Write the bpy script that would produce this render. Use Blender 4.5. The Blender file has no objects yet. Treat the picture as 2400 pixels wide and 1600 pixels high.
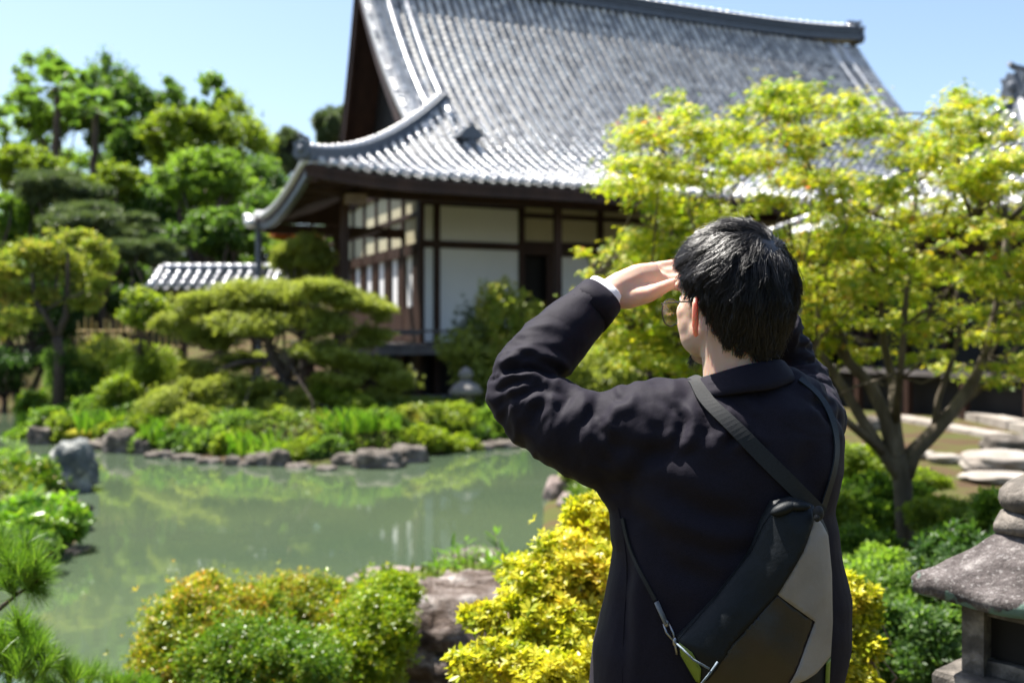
import bpy, math, random
import numpy as np
from mathutils import Vector, Matrix, noise
from mathutils.bvhtree import BVHTree
R = math.radians
rng = np.random.default_rng(7)
random.seed(7)
FP = 2333.333; CAMZ = 1.55; HY = 780.0
scene = bpy.context.scene
COL = scene.collection

# ------------------------------------------------------------ camera, sky, sun, exposure
cam_d = bpy.data.cameras.new('camera'); cam = bpy.data.objects.new('camera', cam_d); COL.objects.link(cam)
cam.location = (0, 0, CAMZ); cam.rotation_euler = (R(90), 0, 0)
cam_d.lens = 35; cam_d.sensor_width = 36; cam_d.shift_y = -20/2400
cam_d.clip_start = 0.05; cam_d.clip_end = 2000
cam_d.dof.use_dof = True; cam_d.dof.focus_distance = 1.52; cam_d.dof.aperture_fstop = 4.0
scene.camera = cam
SUN_AZ = 53.0      # degrees to the left of the view direction
SUN_EL = 66.0
world = bpy.data.worlds.new("World"); scene.world = world; world.use_nodes = True
nt = world.node_tree; nt.nodes.clear()
sky = nt.nodes.new('ShaderNodeTexSky'); sky.sky_type = 'NISHITA'; sky.sun_disc = False
sky.sun_elevation = R(SUN_EL); sky.sun_rotation = R(-SUN_AZ)
sky.air_density = 1.0; sky.dust_density = 1.3; sky.ozone_density = 1.3
bg = nt.nodes.new('ShaderNodeBackground'); bg.inputs['Strength'].default_value = 0.074
wo = nt.nodes.new('ShaderNodeOutputWorld')
nt.links.new(sky.outputs[0], bg.inputs[0]); nt.links.new(bg.outputs[0], wo.inputs[0])
sd = bpy.data.lights.new('sun', 'SUN'); sd.energy = 5.0; sd.angle = R(0.5); sd.color = (1.0, 0.955, 0.88)
sun = bpy.data.objects.new('sun', sd); COL.objects.link(sun)
ce, se = math.cos(R(SUN_EL)), math.sin(R(SUN_EL))
SUNV = Vector((-math.sin(R(SUN_AZ))*ce, math.cos(R(SUN_AZ))*ce, se))
sun.rotation_euler = SUNV.to_track_quat('Z', 'Y').to_euler(); sun.location = (-5, 10, 20)
scene.view_settings.view_transform = 'Standard'; scene.view_settings.look = 'None'
scene.view_settings.gamma = 1.0; scene.view_settings.use_curve_mapping = False
scene.view_settings.exposure = 1.62

# ------------------------------------------------------------ helpers
def W(px, py, Y): return np.array([(px-1200)/FP*Y, Y, CAMZ-(py-HY)/FP*Y])
def G(px, py, z):
    Y = (CAMZ-z)*FP/(py-HY); return np.array([(px-1200)/FP*Y, Y, z])
ORG = {}
def org(o): return np.array(ORG.get(o.name, (0., 0., 0.))) if o is not None else np.zeros(3)
def tag(o, label=None, cat=None, group=None, kind=None):
    if label:
        o['label'] = label
        if len(label.split()) > 16: print('LONGLABEL', label)
    if cat: o['category'] = cat
    if group: o['group'] = group
    if kind: o['kind'] = kind
    return o
def thing(name, label, cat, loc=(0, 0, 0), group=None):
    o = bpy.data.objects.new(name, None); COL.objects.link(o); o.location = tuple(float(v) for v in loc)
    o.empty_display_size = 0.1
    ORG[o.name] = tuple(float(v) for v in loc)
    return tag(o, label, cat, group)
def link(name, me, parent=None):
    o = bpy.data.objects.new(name, me); COL.objects.link(o)
    if parent is not None:
        o.parent = parent; ORG[o.name] = tuple(org(parent))
    return o
def mesh_obj(name, V, F, m, parent=None, smooth=False):
    """V (n,3) world coordinates; F an int array (m,k) or list of lists."""
    V = np.asarray(V, dtype=np.float64) - org(parent)
    me = bpy.data.meshes.new(name)
    if isinstance(F, np.ndarray):
        n, k = F.shape
        me.vertices.add(len(V)); me.vertices.foreach_set('co', V.astype(np.float32).ravel())
        me.loops.add(n*k); me.loops.foreach_set('vertex_index', F.astype(np.int32).ravel())
        me.polygons.add(n); me.polygons.foreach_set('loop_start', np.arange(0, n*k, k, dtype=np.int32))
        me.update(calc_edges=True); me.validate()
    else:
        me.from_pydata([tuple(v) for v in V], [], F); me.update()
    if smooth: me.polygons.foreach_set('use_smooth', np.ones(len(me.polygons), dtype=bool))
    if m is not None: me.materials.append(m)
    return link(name, me, parent)

class MB:
    def __init__(s): s.v = []; s.f = []
    def add(s, V, F):
        b = len(s.v); s.v.extend([tuple(map(float, p)) for p in V]); s.f.extend([[i+b for i in f] for f in F]); return s
    def box(s, o, ax, ay, az):
        """corner o and three edge vectors"""
        o, ax, ay, az = map(lambda q: np.array(q, float), (o, ax, ay, az))
        P = [o, o+ax, o+ax+ay, o+ay, o+az, o+ax+az, o+ax+ay+az, o+ay+az]
        return s.add(P, [[0,3,2,1],[4,5,6,7],[0,1,5,4],[1,2,6,5],[2,3,7,6],[3,0,4,7]])
    def abox(s, x0, x1, y0, y1, z0, z1): return s.box((x0,y0,z0),(x1-x0,0,0),(0,y1-y0,0),(0,0,z1-z0))
    def tube(s, P, rad, n=8, cap=True, flat=None):
        P = [np.array(p, float) for p in P]; k = len(P)
        if not hasattr(rad, '__len__'): rad = [rad]*k
        V = []; up = np.array([0.03, 0.05, 1.0])
        pa = None
        for i in range(k):
            t = P[min(i+1, k-1)]-P[max(i-1, 0)]; t = t/(np.linalg.norm(t)+1e-9)
            if pa is None:
                a = np.cross(t, up)
                if np.linalg.norm(a) < 0.2: a = np.cross(t, np.array([1.0, 0, 0]))
            else: a = pa-t*np.dot(pa, t)
            a /= np.linalg.norm(a)+1e-9; pa = a; b = np.cross(t, a)
            r = rad[i]; ra, rb = (r if hasattr(r, '__len__') else (r, r))
            for j in range(n):
                th = 2*math.pi*j/n; V.append(P[i]+a*math.cos(th)*ra+b*math.sin(th)*rb)
        F = [[i*n+j, i*n+(j+1)%n, (i+1)*n+(j+1)%n, (i+1)*n+j] for i in range(k-1) for j in range(n)]
        if cap: F += [list(range(n))[::-1], [(k-1)*n+j for j in range(n)]]
        return s.add(V, F)
    def lathe(s, c, prof, n=16, rot=0.0, sx=1, sy=1):
        """prof list of (r,z)"""
        V = []
        for r, z in prof:
            for j in range(n):
                th = rot+2*math.pi*j/n; V.append((c[0]+r*math.cos(th)*sx, c[1]+r*math.sin(th)*sy, c[2]+z))
        k = len(prof)
        F = [[i*n+j, i*n+(j+1)%n, (i+1)*n+(j+1)%n, (i+1)*n+j] for i in range(k-1) for j in range(n)]
        F += [list(range(n))[::-1], [(k-1)*n+j for j in range(n)]]
        return s.add(V, F)
    def ell(s, c, r, M=None, nu=16, nv=10):
        V = []
        for i in range(nv+1):
            ph = math.pi*i/nv
            for j in range(nu):
                th = 2*math.pi*j/nu
                q = np.array([r[0]*math.sin(ph)*math.cos(th), r[1]*math.sin(ph)*math.sin(th), r[2]*math.cos(ph)])
                if M is not None: q = M@q
                V.append(np.array(c)+q)
        F = [[i*nu+j, (i+1)*nu+j, (i+1)*nu+(j+1)%nu, i*nu+(j+1)%nu] for i in range(nv) for j in range(nu)]
        return s.add(V, F)
    def prism(s, poly, o, ax, az, d):
        """poly list of (u,w) in plane o+u*ax+w*az, extruded by vector d"""
        o, ax, az, d = (np.array(q, float) for q in (o, ax, az, d)); n = len(poly)
        V = [o+u*ax+w*az for u, w in poly]; V += [p+d for p in V]
        F = [list(range(n)), [n+i for i in range(n)][::-1]] + [[i, n+i, n+(i+1)%n, (i+1)%n] for i in range(n)]
        return s.add(V, F)
    def xf(s, fn): s.v = [tuple(fn(np.array(p))) for p in s.v]; return s
    def build(s, name, m, parent=None, smooth=False):
        return mesh_obj(name, np.array(s.v), s.f, m, parent, smooth)

# ------------------------------------------------------------ materials
MATS = {}
def newmat(name):
    m = bpy.data.materials.new(name); m.use_nodes = True
    n = m.node_tree; n.nodes.clear()
    out = n.nodes.new('ShaderNodeOutputMaterial'); return m, n, out
def ramp(n, stops):
    r = n.nodes.new('ShaderNodeValToRGB'); cr = r.color_ramp
    while len(cr.elements) < len(stops): cr.elements.new(0.5)
    for e, (p, c) in zip(cr.elements, stops): e.position = p; e.color = (c[0], c[1], c[2], 1)
    return r
def surf(name, stops, scale=4.0, rough=0.7, bump=0.3, bscale=None, spec=0.4, metal=0.0, detail=6, island=0.0, stretch=None, bdist=0.02, sheen=0, objrand=0.0, sub=0):
    if name in MATS: return MATS[name]
    m, n, out = newmat(name); L = n.links.new
    tc = n.nodes.new('ShaderNodeTexCoord'); src = tc.outputs['Object']
    if stretch:
        mp = n.nodes.new('ShaderNodeMapping'); mp.inputs['Scale'].default_value = stretch; L(src, mp.inputs[0]); src = mp.outputs[0]
    nz = n.nodes.new('ShaderNodeTexNoise'); nz.inputs['Scale'].default_value = scale; nz.inputs['Detail'].default_value = detail
    nz.inputs['Roughness'].default_value = 0.62; L(src, nz.inputs['Vector'])
    if len(stops) == 1: stops = [(0, stops[0][1]), (1, stops[0][1])]
    rp = ramp(n, stops); fac = nz.outputs['Fac']
    if island or objrand:
        if objrand:
            gi = n.nodes.new('ShaderNodeObjectInfo'); ro = gi.outputs['Random']
        else:
            gi = n.nodes.new('ShaderNodeNewGeometry'); ro = gi.outputs['Random Per Island']
        mx = n.nodes.new('ShaderNodeMix'); mx.data_type = 'FLOAT'; mx.inputs[0].default_value = max(island, objrand)
        L(fac, mx.inputs[2]); L(ro, mx.inputs[3]); fac = mx.outputs[0]
    L(fac, rp.inputs[0])
    p = n.nodes.new('ShaderNodeBsdfPrincipled'); L(rp.outputs[0], p.inputs['Base Color'])
    p.inputs['Roughness'].default_value = rough; p.inputs['Metallic'].default_value = metal
    p.inputs['Specular IOR Level'].default_value = spec
    if sheen: p.inputs['Sheen Weight'].default_value = sheen; p.inputs['Sheen Roughness'].default_value = 0.4
    if sub:
        p.inputs['Subsurface Weight'].default_value = 1.0; p.inputs['Subsurface Radius'].default_value = (1.0, 0.32, 0.16); p.inputs['Subsurface Scale'].default_value = sub
    if bump:
        n2 = n.nodes.new('ShaderNodeTexNoise'); n2.inputs['Scale'].default_value = bscale or scale*4; n2.inputs['Detail'].default_value = 8
        n2.inputs['Roughness'].default_value = 0.65
        L(src, n2.inputs['Vector']); bp = n.nodes.new('ShaderNodeBump'); bp.inputs['Strength'].default_value = bump; bp.inputs['Distance'].default_value = bdist
        L(n2.outputs['Fac'], bp.inputs['Height']); L(bp.outputs[0], p.inputs['Normal'])
    L(p.outputs[0], out.inputs[0]); MATS[name] = m; return m
def leafmat(name, stops, trans=0.45, rough=0.45, nscale=1.5, mixn=0.35, tboost=(1.5, 1.6, 0.7), spec=0.35):
    if name in MATS: return MATS[name]
    m, n, out = newmat(name); L = n.links.new
    g = n.nodes.new('ShaderNodeNewGeometry'); tc = n.nodes.new('ShaderNodeTexCoord')
    nz = n.nodes.new('ShaderNodeTexNoise'); nz.inputs['Scale'].default_value = nscale; nz.inputs['Detail'].default_value = 2; L(tc.outputs['Object'], nz.inputs['Vector'])
    mr = n.nodes.new('ShaderNodeMapRange'); mr.inputs[1].default_value = 0.3; mr.inputs[2].default_value = 0.7; L(nz.outputs['Fac'], mr.inputs[0])
    mx = n.nodes.new('ShaderNodeMix'); mx.data_type = 'FLOAT'; mx.inputs[0].default_value = mixn
    L(g.outputs['Random Per Island'], mx.inputs[2]); L(mr.outputs[0], mx.inputs[3])
    rp = ramp(n, stops); L(mx.outputs[0], rp.inputs[0])
    p = n.nodes.new('ShaderNodeBsdfPrincipled'); L(rp.outputs[0], p.inputs['Base Color']); p.inputs['Roughness'].default_value = rough
    p.inputs['Specular IOR Level'].default_value = spec
    t = n.nodes.new('ShaderNodeBsdfTranslucent')
    vm = n.nodes.new('ShaderNodeMix'); vm.data_type = 'RGBA'; vm.blend_type = 'MULTIPLY'; vm.inputs[0].default_value = 1.0
    vm.inputs[7].default_value = (*tboost, 1); L(rp.outputs[0], vm.inputs[6]); L(vm.outputs[2], t.inputs[0])
    ms = n.nodes.new('ShaderNodeMixShader'); ms.inputs[0].default_value = trans
    L(p.outputs[0], ms.inputs[1]); L(t.outputs[0], ms.inputs[2]); L(ms.outputs[0], out.inputs[0]); MATS[name] = m; return m

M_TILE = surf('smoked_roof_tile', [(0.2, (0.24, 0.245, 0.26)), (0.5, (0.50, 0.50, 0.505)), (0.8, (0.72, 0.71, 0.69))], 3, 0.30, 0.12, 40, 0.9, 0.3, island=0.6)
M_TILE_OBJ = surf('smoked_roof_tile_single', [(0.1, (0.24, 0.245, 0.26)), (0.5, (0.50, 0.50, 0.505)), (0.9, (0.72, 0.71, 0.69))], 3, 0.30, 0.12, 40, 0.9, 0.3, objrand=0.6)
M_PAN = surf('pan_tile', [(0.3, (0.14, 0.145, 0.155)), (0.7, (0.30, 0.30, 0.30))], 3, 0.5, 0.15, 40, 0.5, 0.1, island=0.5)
M_RIDGE = surf('ridge_tile', [(0.3, (0.05, 0.06, 0.075)), (0.7, (0.11, 0.125, 0.15))], 5, 0.45, 0.2, 40, 0.5, 0.1, island=0.4)
M_WOOD = surf('dark_timber', [(0.3, (0.022, 0.010, 0.007)), (0.7, (0.055, 0.026, 0.017))], 3, 0.6, 0.25, 30, 0.3, stretch=(1, 1, 0.2))
M_FLOORW = surf('weathered_boards', [(0.3, (0.10, 0.085, 0.08)), (0.7, (0.2, 0.18, 0.17))], 3, 0.6, 0.25, 30, 0.3)
M_PLASTER = surf('cream_plaster', [(0.3, (0.47, 0.43, 0.29)), (0.7, (0.53, 0.49, 0.34))], 1.5, 0.9, 0.05, 30, 0.1)
M_PAPER = surf('white_paper_panel', [(0.3, (0.80, 0.81, 0.82)), (0.7, (0.86, 0.86, 0.86))], 1.0, 0.85, 0.03, 30, 0.1)
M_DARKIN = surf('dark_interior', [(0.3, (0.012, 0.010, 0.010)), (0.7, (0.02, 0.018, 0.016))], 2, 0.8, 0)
M_STONE = surf('granite', [(0.3, (0.16, 0.145, 0.14)), (0.5, (0.20, 0.185, 0.17)), (0.72, (0.33, 0.31, 0.29))], 9, 0.85, 0.5, 60, 0.3, bdist=0.01)
M_ROCK = surf('pond_rock', [(0.3, (0.04, 0.035, 0.028)), (0.5, (0.11, 0.095, 0.08)), (0.7, (0.26, 0.23, 0.20))], 3.5, 0.9, 0.8, 14, 0.2, bdist=0.04)
M_ROCKD = surf('dark_rock', [(0.3, (0.05, 0.055, 0.055)), (0.5, (0.13, 0.14, 0.135)), (0.68, (0.42, 0.42, 0.38))], 4, 0.85, 0.8, 14, 0.3, bdist=0.04)
M_SLAB = surf('pale_paving_stone', [(0.3, (0.20, 0.17, 0.145)), (0.7, (0.34, 0.31, 0.27))], 3, 0.9, 0.3, 30, 0.2)
M_BARK = surf('bark', [(0.3, (0.05, 0.037, 0.03)), (0.7, (0.14, 0.11, 0.09))], 6, 0.9, 0.8, 25, 0.1, stretch=(1, 1, 0.3), bdist=0.02)
M_MBARK = surf('maple_bark', [(0.3, (0.06, 0.048, 0.036)), (0.55, (0.12, 0.10, 0.075)), (0.75, (0.24, 0.20, 0.16))], 8, 0.85, 0.5, 35, 0.1, stretch=(1, 1, 0.35), bdist=0.006)
M_SOIL = surf('moss_and_soil', [(0.30, (0.045, 0.028, 0.017)), (0.44, (0.075, 0.048, 0.028)), (0.54, (0.07, 0.068, 0.022)), (0.7, (0.05, 0.068, 0.018))], 1.4, 0.95, 0.6, 20, 0.1, bdist=0.03)
M_MOSS = surf('moss', [(0.3, (0.10, 0.12, 0.01)), (0.7, (0.22, 0.20, 0.015))], 6, 0.95, 0.8, 60, 0.1, bdist=0.02)

L_BRIGHT = leafmat('leaf_bright_green', [(0.0, (0.06, 0.13, 0.02)), (0.5, (0.14, 0.23, 0.035)), (1, (0.25, 0.34, 0.06))], 0.58)
L_MID = leafmat('leaf_mid_green', [(0.0, (0.03, 0.08, 0.018)), (0.5, (0.085, 0.155, 0.035)), (1, (0.16, 0.24, 0.05))], 0.55)
L_DARK = leafmat('leaf_dark_green', [(0.0, (0.015, 0.045, 0.012)), (0.5, (0.04, 0.09, 0.02)), (1, (0.08, 0.14, 0.03))], 0.45)
L_LIME = leafmat('leaf_lime', [(0.0, (0.09, 0.15, 0.015)), (0.5, (0.17, 0.23, 0.025)), (1, (0.29, 0.32, 0.04))], 0.55)
L_PINE = leafmat('pine_needles', [(0.0, (0.045, 0.075, 0.04)), (0.5, (0.09, 0.125, 0.06)), (1, (0.15, 0.18, 0.08))], 0.3)
L_PINEL = leafmat('pine_needles_light', [(0.0, (0.10, 0.14, 0.03)), (0.5, (0.24, 0.27, 0.055)), (1, (0.38, 0.39, 0.09))], 0.48)
L_PINEN = leafmat('pine_needles_near', [(0.0, (0.05, 0.13, 0.015)), (0.6, (0.15, 0.27, 0.03)), (1, (0.28, 0.38, 0.06))], 0.35)
L_ORANGE = leafmat('leaf_orange_yellow', [(0.0, (0.10, 0.16, 0.025)), (0.5, (0.22, 0.27, 0.045)), (0.8, (0.38, 0.34, 0.07)), (1, (0.48, 0.28, 0.10))], 0.45)
L_RUST = leafmat('leaf_rust', [(0.0, (0.3, 0.12, 0.04)), (1, (0.5, 0.18, 0.08))], 0.4)
L_MAPLE = leafmat('maple_leaf', [(0.0, (0.09, 0.19, 0.012)), (0.28, (0.21, 0.29, 0.018)), (0.64, (0.41, 0.42, 0.026)), (0.91, (0.52, 0.41, 0.05)), (0.96, (0.45, 0.10, 0.06)), (1, (0.42, 0.08, 0.06))], 0.5, 0.4, 1.6, 0.22)
L_YELLOW = leafmat('leaf_golden', [(0.0, (0.12, 0.21, 0.015)), (0.28, (0.34, 0.38, 0.02)), (0.68, (0.62, 0.55, 0.04)), (1, (0.76, 0.50, 0.08))], 0.45, 0.35, 6, 0.45, (1.3, 1.3, 0.6))
L_AZAR = leafmat('leaf_azalea_red', [(0.0, (0.05, 0.12, 0.01)), (0.35, (0.16, 0.24, 0.018)), (0.62, (0.34, 0.34, 0.03)), (0.85, (0.46, 0.26, 0.04)), (1, (0.46, 0.12, 0.06))], 0.4, 0.3, 4, 0.4, (1.4, 1.4, 0.6))
L_AZAG = leafmat('leaf_azalea_green', [(0.0, (0.025, 0.08, 0.01)), (0.4, (0.08, 0.17, 0.015)), (0.8, (0.20, 0.27, 0.02)), (0.95, (0.32, 0.22, 0.03)), (1, (0.4, 0.12, 0.05))], 0.35, 0.3, 5, 0.4)
L_IRIS = leafmat('iris_blade', [(0.0, (0.05, 0.14, 0.015)), (0.5, (0.12, 0.24, 0.02)), (1, (0.27, 0.36, 0.05))], 0.45, 0.3)

# ------------------------------------------------------------ foliage generators
T_DIAMOND = (np.array([[0,0,0],[.32,.5,.07],[0,1,-.05],[-.32,.5,.07]], float), np.array([[0,1,2],[0,2,3]]))
def star(n=5):
    V = [[0,0,0]]; F = []
    angs = np.radians([-100, -50, 0, 50, 100]) if n == 5 else np.radians([-90,-60,-30,0,30,60,90])
    ln = [.5,.85,1,.85,.5] if n == 5 else [.4,.7,.9,1,.9,.7,.4]
    for a, l in zip(angs, ln):
        b = len(V); w = .17
        for da, rr in ((-w, .45), (w, .45)):
            V.append([math.sin(a+da*2)*rr*l, math.cos(a+da*2)*rr*l, .03])
        V.append([math.sin(a)*l, math.cos(a)*l, -.08]); F += [[0, b, b+2], [0, b+2, b+1]]
    return np.array(V, float), np.array(F)
T_STAR = star()
def rosette(k=5, tilt=.45):
    V = []; F = []
    for i in range(k):
        a = 2*math.pi*i/k+.2*(i % 2); ca, sa = math.cos(a), math.sin(a); b = len(V)
        for (x, y, z) in ((0, .05, 0), (.24, .55, tilt*.55+.05), (0, 1, tilt), (-.24, .55, tilt*.55+.05)):
            V.append([x*ca-y*sa, x*sa+y*ca, z])
        F += [[b, b+1, b+2], [b, b+2, b+3]]
    return np.array(V), np.array(F)
T_ROSE = rosette()
T_ROSE4 = rosette(4, .7)
def tuft(k=9, w=.035):
    V = []; F = []; r = np.random.default_rng(3)
    for i in range(k):
        a = 2*math.pi*i/k; e = r.uniform(.25, 1.1); d = np.array([math.cos(a)*math.cos(e), math.sin(a)*math.cos(e), math.sin(e)])
        s = np.array([-math.sin(a), math.cos(a), 0])*w; b = len(V); l = r.uniform(.7, 1)
        V += [list(-s), list(s), list(d*l)]; F.append([b, b+1, b+2])
    return np.array(V), np.array(F)
T_TUFT = tuft(9, .07)
T_TUFTN = tuft(16, .012)
def rotmats(n, updir=None, spread=1.0, r=rng):
    """random frames; z axis near updir (n,3) with given spread"""
    z = r.normal(size=(n, 3)); z /= np.linalg.norm(z, axis=1)[:, None]
    if updir is not None:
        z = updir+z*spread; z /= np.linalg.norm(z, axis=1)[:, None]+1e-9
    x = r.normal(size=(n, 3)); x -= z*(x*z).sum(1)[:, None]; x /= np.linalg.norm(x, axis=1)[:, None]+1e-9
    y = np.cross(z, x); return np.stack([x, y, z], axis=2)
def leaf_arrays(P, size, T, up=None, spread=1.0, r=rng):
    P = np.asarray(P); n = len(P); TV, TF = T
    if up is None: up = np.tile([0, 0, 1.0], (n, 1))
    M = rotmats(n, up, spread, r); s = np.asarray(size)*r.uniform(.65, 1.25, n)
    V = np.einsum('nij,kj->nki', M, TV)*s[:, None, None]+P[:, None, :]
    F = TF[None]+(np.arange(n)*len(TV))[:, None, None]
    return V.reshape(-1, 3), F.reshape(-1, TF.shape[1])
def leaves(name, P, size, T, m, parent=None, up=None, spread=1.0):
    V, F = leaf_arrays(P, size, T, up, spread)
    return mesh_obj(name, V, F, m, parent)
def clump_points(clumps, per, r=rng, shell=.45, squash_bottom=.55, jit=.12):
    """clumps list of (center, (rx,ry,rz)); points biased to the shell, normals"""
    PP = []; NN = []
    tot = sum(c[1][0]*c[1][1]+c[1][0]*c[1][2] for c in clumps)
    for c, q in clumps:
        n = max(6, int(per*len(clumps)*(q[0]*q[1]+q[0]*q[2])/tot))
        d = r.normal(size=(n, 3)); d /= np.linalg.norm(d, axis=1)[:, None]
        d[:, 2] = np.where(d[:, 2] < 0, d[:, 2]*squash_bottom, d[:, 2])
        rad = r.uniform(0, 1, n)**shell
        # lumpy radius
        lump = 1+.22*np.sin(d[:, 0]*5+c[0]*3)*np.sin(d[:, 1]*5+c[1]*2)*1.5+jit*r.normal(size=n)
        PP.append(np.array(c)+d*rad[:, None]*lump[:, None]*np.array(q)); NN.append(d)
    return np.vstack(PP), np.vstack(NN)
def limb(mb, a, b, r0, r1, n=5, wob=.08, sides=7, r=rng):
    a = np.array(a, float); b = np.array(b, float); L = np.linalg.norm(b-a); P = []; Rr = []
    for i in range(n+1):
        t = i/n; p = a+(b-a)*t
        if 0 < i < n: p = p+r.normal(size=3)*wob*L*.5
        P.append(p); Rr.append(r0+(r1-r0)*t)
    mb.tube(P, Rr, sides); return P
def tree(name, label, cat, base, cc, cr, ncl, nleaf, lsize, lm, group=None, T=T_DIAMOND, trunk=.15, tm=None, clr=.36, flat=.75, kindname='crown', rs=None, fork=.45, spread=1.0):
    r = np.random.default_rng(rs if rs is not None else int(abs(base[0])*97+abs(base[1])*31+ncl))
    t = thing(name, label, cat, base, group)
    cc = np.array(cc, float); cr = np.array(cr, float); cl = []
    for i in range(ncl):
        d = r.normal(size=3); d /= np.linalg.norm(d); d[2] = d[2]*.9+.05
        p = cc+d*cr*(r.uniform(.3, 1)**.5)*.78
        q = clr*r.uniform(.65, 1.25); cl.append((p, (cr[0]*q, cr[1]*q, cr[2]*q*flat)))
    P, N = clump_points(cl, nleaf/ncl, r, jit=.3 if base[1] > 28 else .16)
    V, F = leaf_arrays(P, lsize, T, N*.5+np.array([0, 0, .6]), spread, r)
    mesh_obj(kindname, V, F, lm, t)
    mb = MB(); base = np.array(base, float); top = base+(cc-base)*fork
    pts = limb(mb, base-np.array([0, 0, .15]), top, trunk, trunk*.72, 5, .05, 9, r)
    for i in range(0, ncl, max(1, ncl//9)):
        limb(mb, top-(top-base)*r.uniform(0, .15), cl[i][0], trunk*.5, trunk*.12, 4, .14, 6, r)
    mb.build('trunk', tm or M_BARK, t, True)
    return t
def subpads(pads, k=9, f=.42, r=None):
    r = r or rng; out = []
    for c, q in pads:
        c = np.array(c, float); q = np.array(q, float); out.append((c, q*.78))
        for i in range(k):
            d = r.normal(size=3); d /= np.linalg.norm(d); d[2] = abs(d[2])*.9 if r.uniform() < .7 else d[2]
            out.append((c+d*q*r.uniform(.55, .88), q*f*r.uniform(.6, 1.2)))
    return out
def shrub(name, label, cat, base, pads, n, lsize, lm, T=T_ROSE4, group=None, stems=8, spread=.7, shell=.18, inner=None, jit=.12):
    """a shrub of ellipsoid pads given in world coordinates"""
    t = thing(name, label, cat, base, group)
    P, N = clump_points(pads, n/len(pads), rng, shell, .9, jit)
    V, F = leaf_arrays(P, lsize*rng.uniform(.6, 1.35, len(P)), T, N*1.0+np.array([-.1, .1, .35]), spread); mesh_obj('foliage', V, F, lm, t)
    mb = MB()
    for i in range(stems):
        c, q = pads[i % len(pads)]
        limb(mb, np.array(base)+rng.normal(size=3)*[.04, .04, 0], np.array(c)+rng.normal(size=3)*np.array(q)*.4, .012+.01*q[0], .004, 4, .1, 5)
    mb.build('stem', M_BARK, t, True)
    return t
def rock(name, label, c, s, seed, m=None, group=None, lumps=.28, cat='rock', layers=False, sub=4, sink=.25):
    """c = centre of the base"""
    n1, n2 = 40, 22
    V = []
    for i in range(n2+1):
        ph = math.pi*i/n2
        for j in range(n1):
            th = 2*math.pi*j/n1
            d = Vector((math.sin(ph)*math.cos(th), math.sin(ph)*math.sin(th), math.cos(ph)))
            # boxy superellipsoid
            k = (abs(d.x)**3+abs(d.y)**3+abs(d.z)**3)**(-1/3.)
            q = d*k; so = Vector((seed*3.1, seed*1.7, seed*.9))
            f = 1+lumps*noise.noise(d*1.6+so)+lumps*.55*noise.noise(d*3.7+so)+lumps*.28*noise.noise(d*9+so)
            p = q*f
            z = p.z
            if layers: z += .05*math.sin(p.z*16+noise.noise(d*2+so)*3); p = Vector((p.x*(1+.05*math.sin(p.z*22)), p.y*(1+.05*math.sin(p.z*22)), z))
            V.append((c[0]+p.x*s[0], c[1]+p.y*s[1], c[2]+(z*.5+.5-sink)*s[2]*1.0))
    F = [[i*n1+j, (i+1)*n1+j, (i+1)*n1+(j+1)%n1, i*n1+(j+1)%n1] for i in range(n2) for j in range(n1)]
    o = mesh_obj(name, np.array(V)-np.array(c), F, m or M_ROCK, None, True); o.location = tuple(map(float, c))
    return tag(o, label, cat, group)
def blades(name, label, c, n, h, rad, lm, cat='plant', group=None, w=.012, lean=.35):
    """clump of strap leaves; n blades"""
    V = []; F = []; c = np.array(c, float)
    for i in range(n):
        a = rng.uniform(0, 6.283); rr = rad*math.sqrt(rng.uniform(0, 1)); b = c+[rr*math.cos(a)*1.0, rr*math.sin(a)*.8, 0]
        hh = h*rng.uniform(.6, 1.15); d = rng.uniform(0, 6.283); l = lean*hh*rng.uniform(.2, 1.3)
        s = np.array([-math.sin(d+1.0), math.cos(d+1.0), 0])*w*rng.uniform(.7, 1.3); o = np.array([math.cos(d), math.sin(d), 0])*l
        k = len(V)
        for t, ww in ((0, 1), (.4, 1), (.75, .7)):
            p = b+o*t*t+[0, 0, hh*(t-.18*t**3)]; V += [p-s*ww, p+s*ww]
        V.append(b+o+[0, 0, hh*.82]); F += [[k, k+1, k+3], [k, k+3, k+2], [k+2, k+3, k+5], [k+2, k+5, k+4], [k+4, k+5, k+6]]
    V = np.array(V)-c
    o = mesh_obj(name, V, np.array(F), lm); o.location = tuple(c); return tag(o, label, cat, group)
# ============================================================ THE SETTING: ground and pond
WZ = -0.45
def GW(px, py): return G(px, py, WZ)[:2]
POND_PX = [(-700,955),(40,950),(58,975),(70,1010),(110,1030),(220,1047),(330,1057),(500,1077),(760,1087),(950,1072),(1100,1047),(1240,1030),(1340,1045),(1390,1075),
           (1345,1120),(1300,1190),(1290,1300),(1180,1345),(1000,1358),(820,1378),(600,1470),(420,1600),(150,1800),(-300,1800),(-380,1500),(-60,1380),(150,1270),(178,1225),(150,1185),(60,1150),(-100,1115),(-700,1060)]
POND = np.array([GW(*p) for p in POND_PX])
def sdist(X, Y):
    """signed distance to the pond outline, positive outside"""
    d = np.full(X.shape, 1e9); ins = np.zeros(X.shape, bool); n = len(POND)
    for i in range(n):
        ax, ay = POND[i]; bx, by = POND[(i+1) % n]; dx, dy = bx-ax, by-ay
        t = np.clip(((X-ax)*dx+(Y-ay)*dy)/(dx*dx+dy*dy), 0, 1)
        d = np.minimum(d, np.hypot(X-ax-t*dx, Y-ay-t*dy))
        c = ((ay > Y) != (by > Y)); xx = ax+(Y-ay)/(dy if dy != 0 else 1e-9)*dx
        ins ^= c & (X < xx)
    return np.where(ins, -d, d)
def sstep(a, b, x): t = np.clip((x-a)/(b-a), 0, 1); return t*t*(3-2*t)
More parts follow.
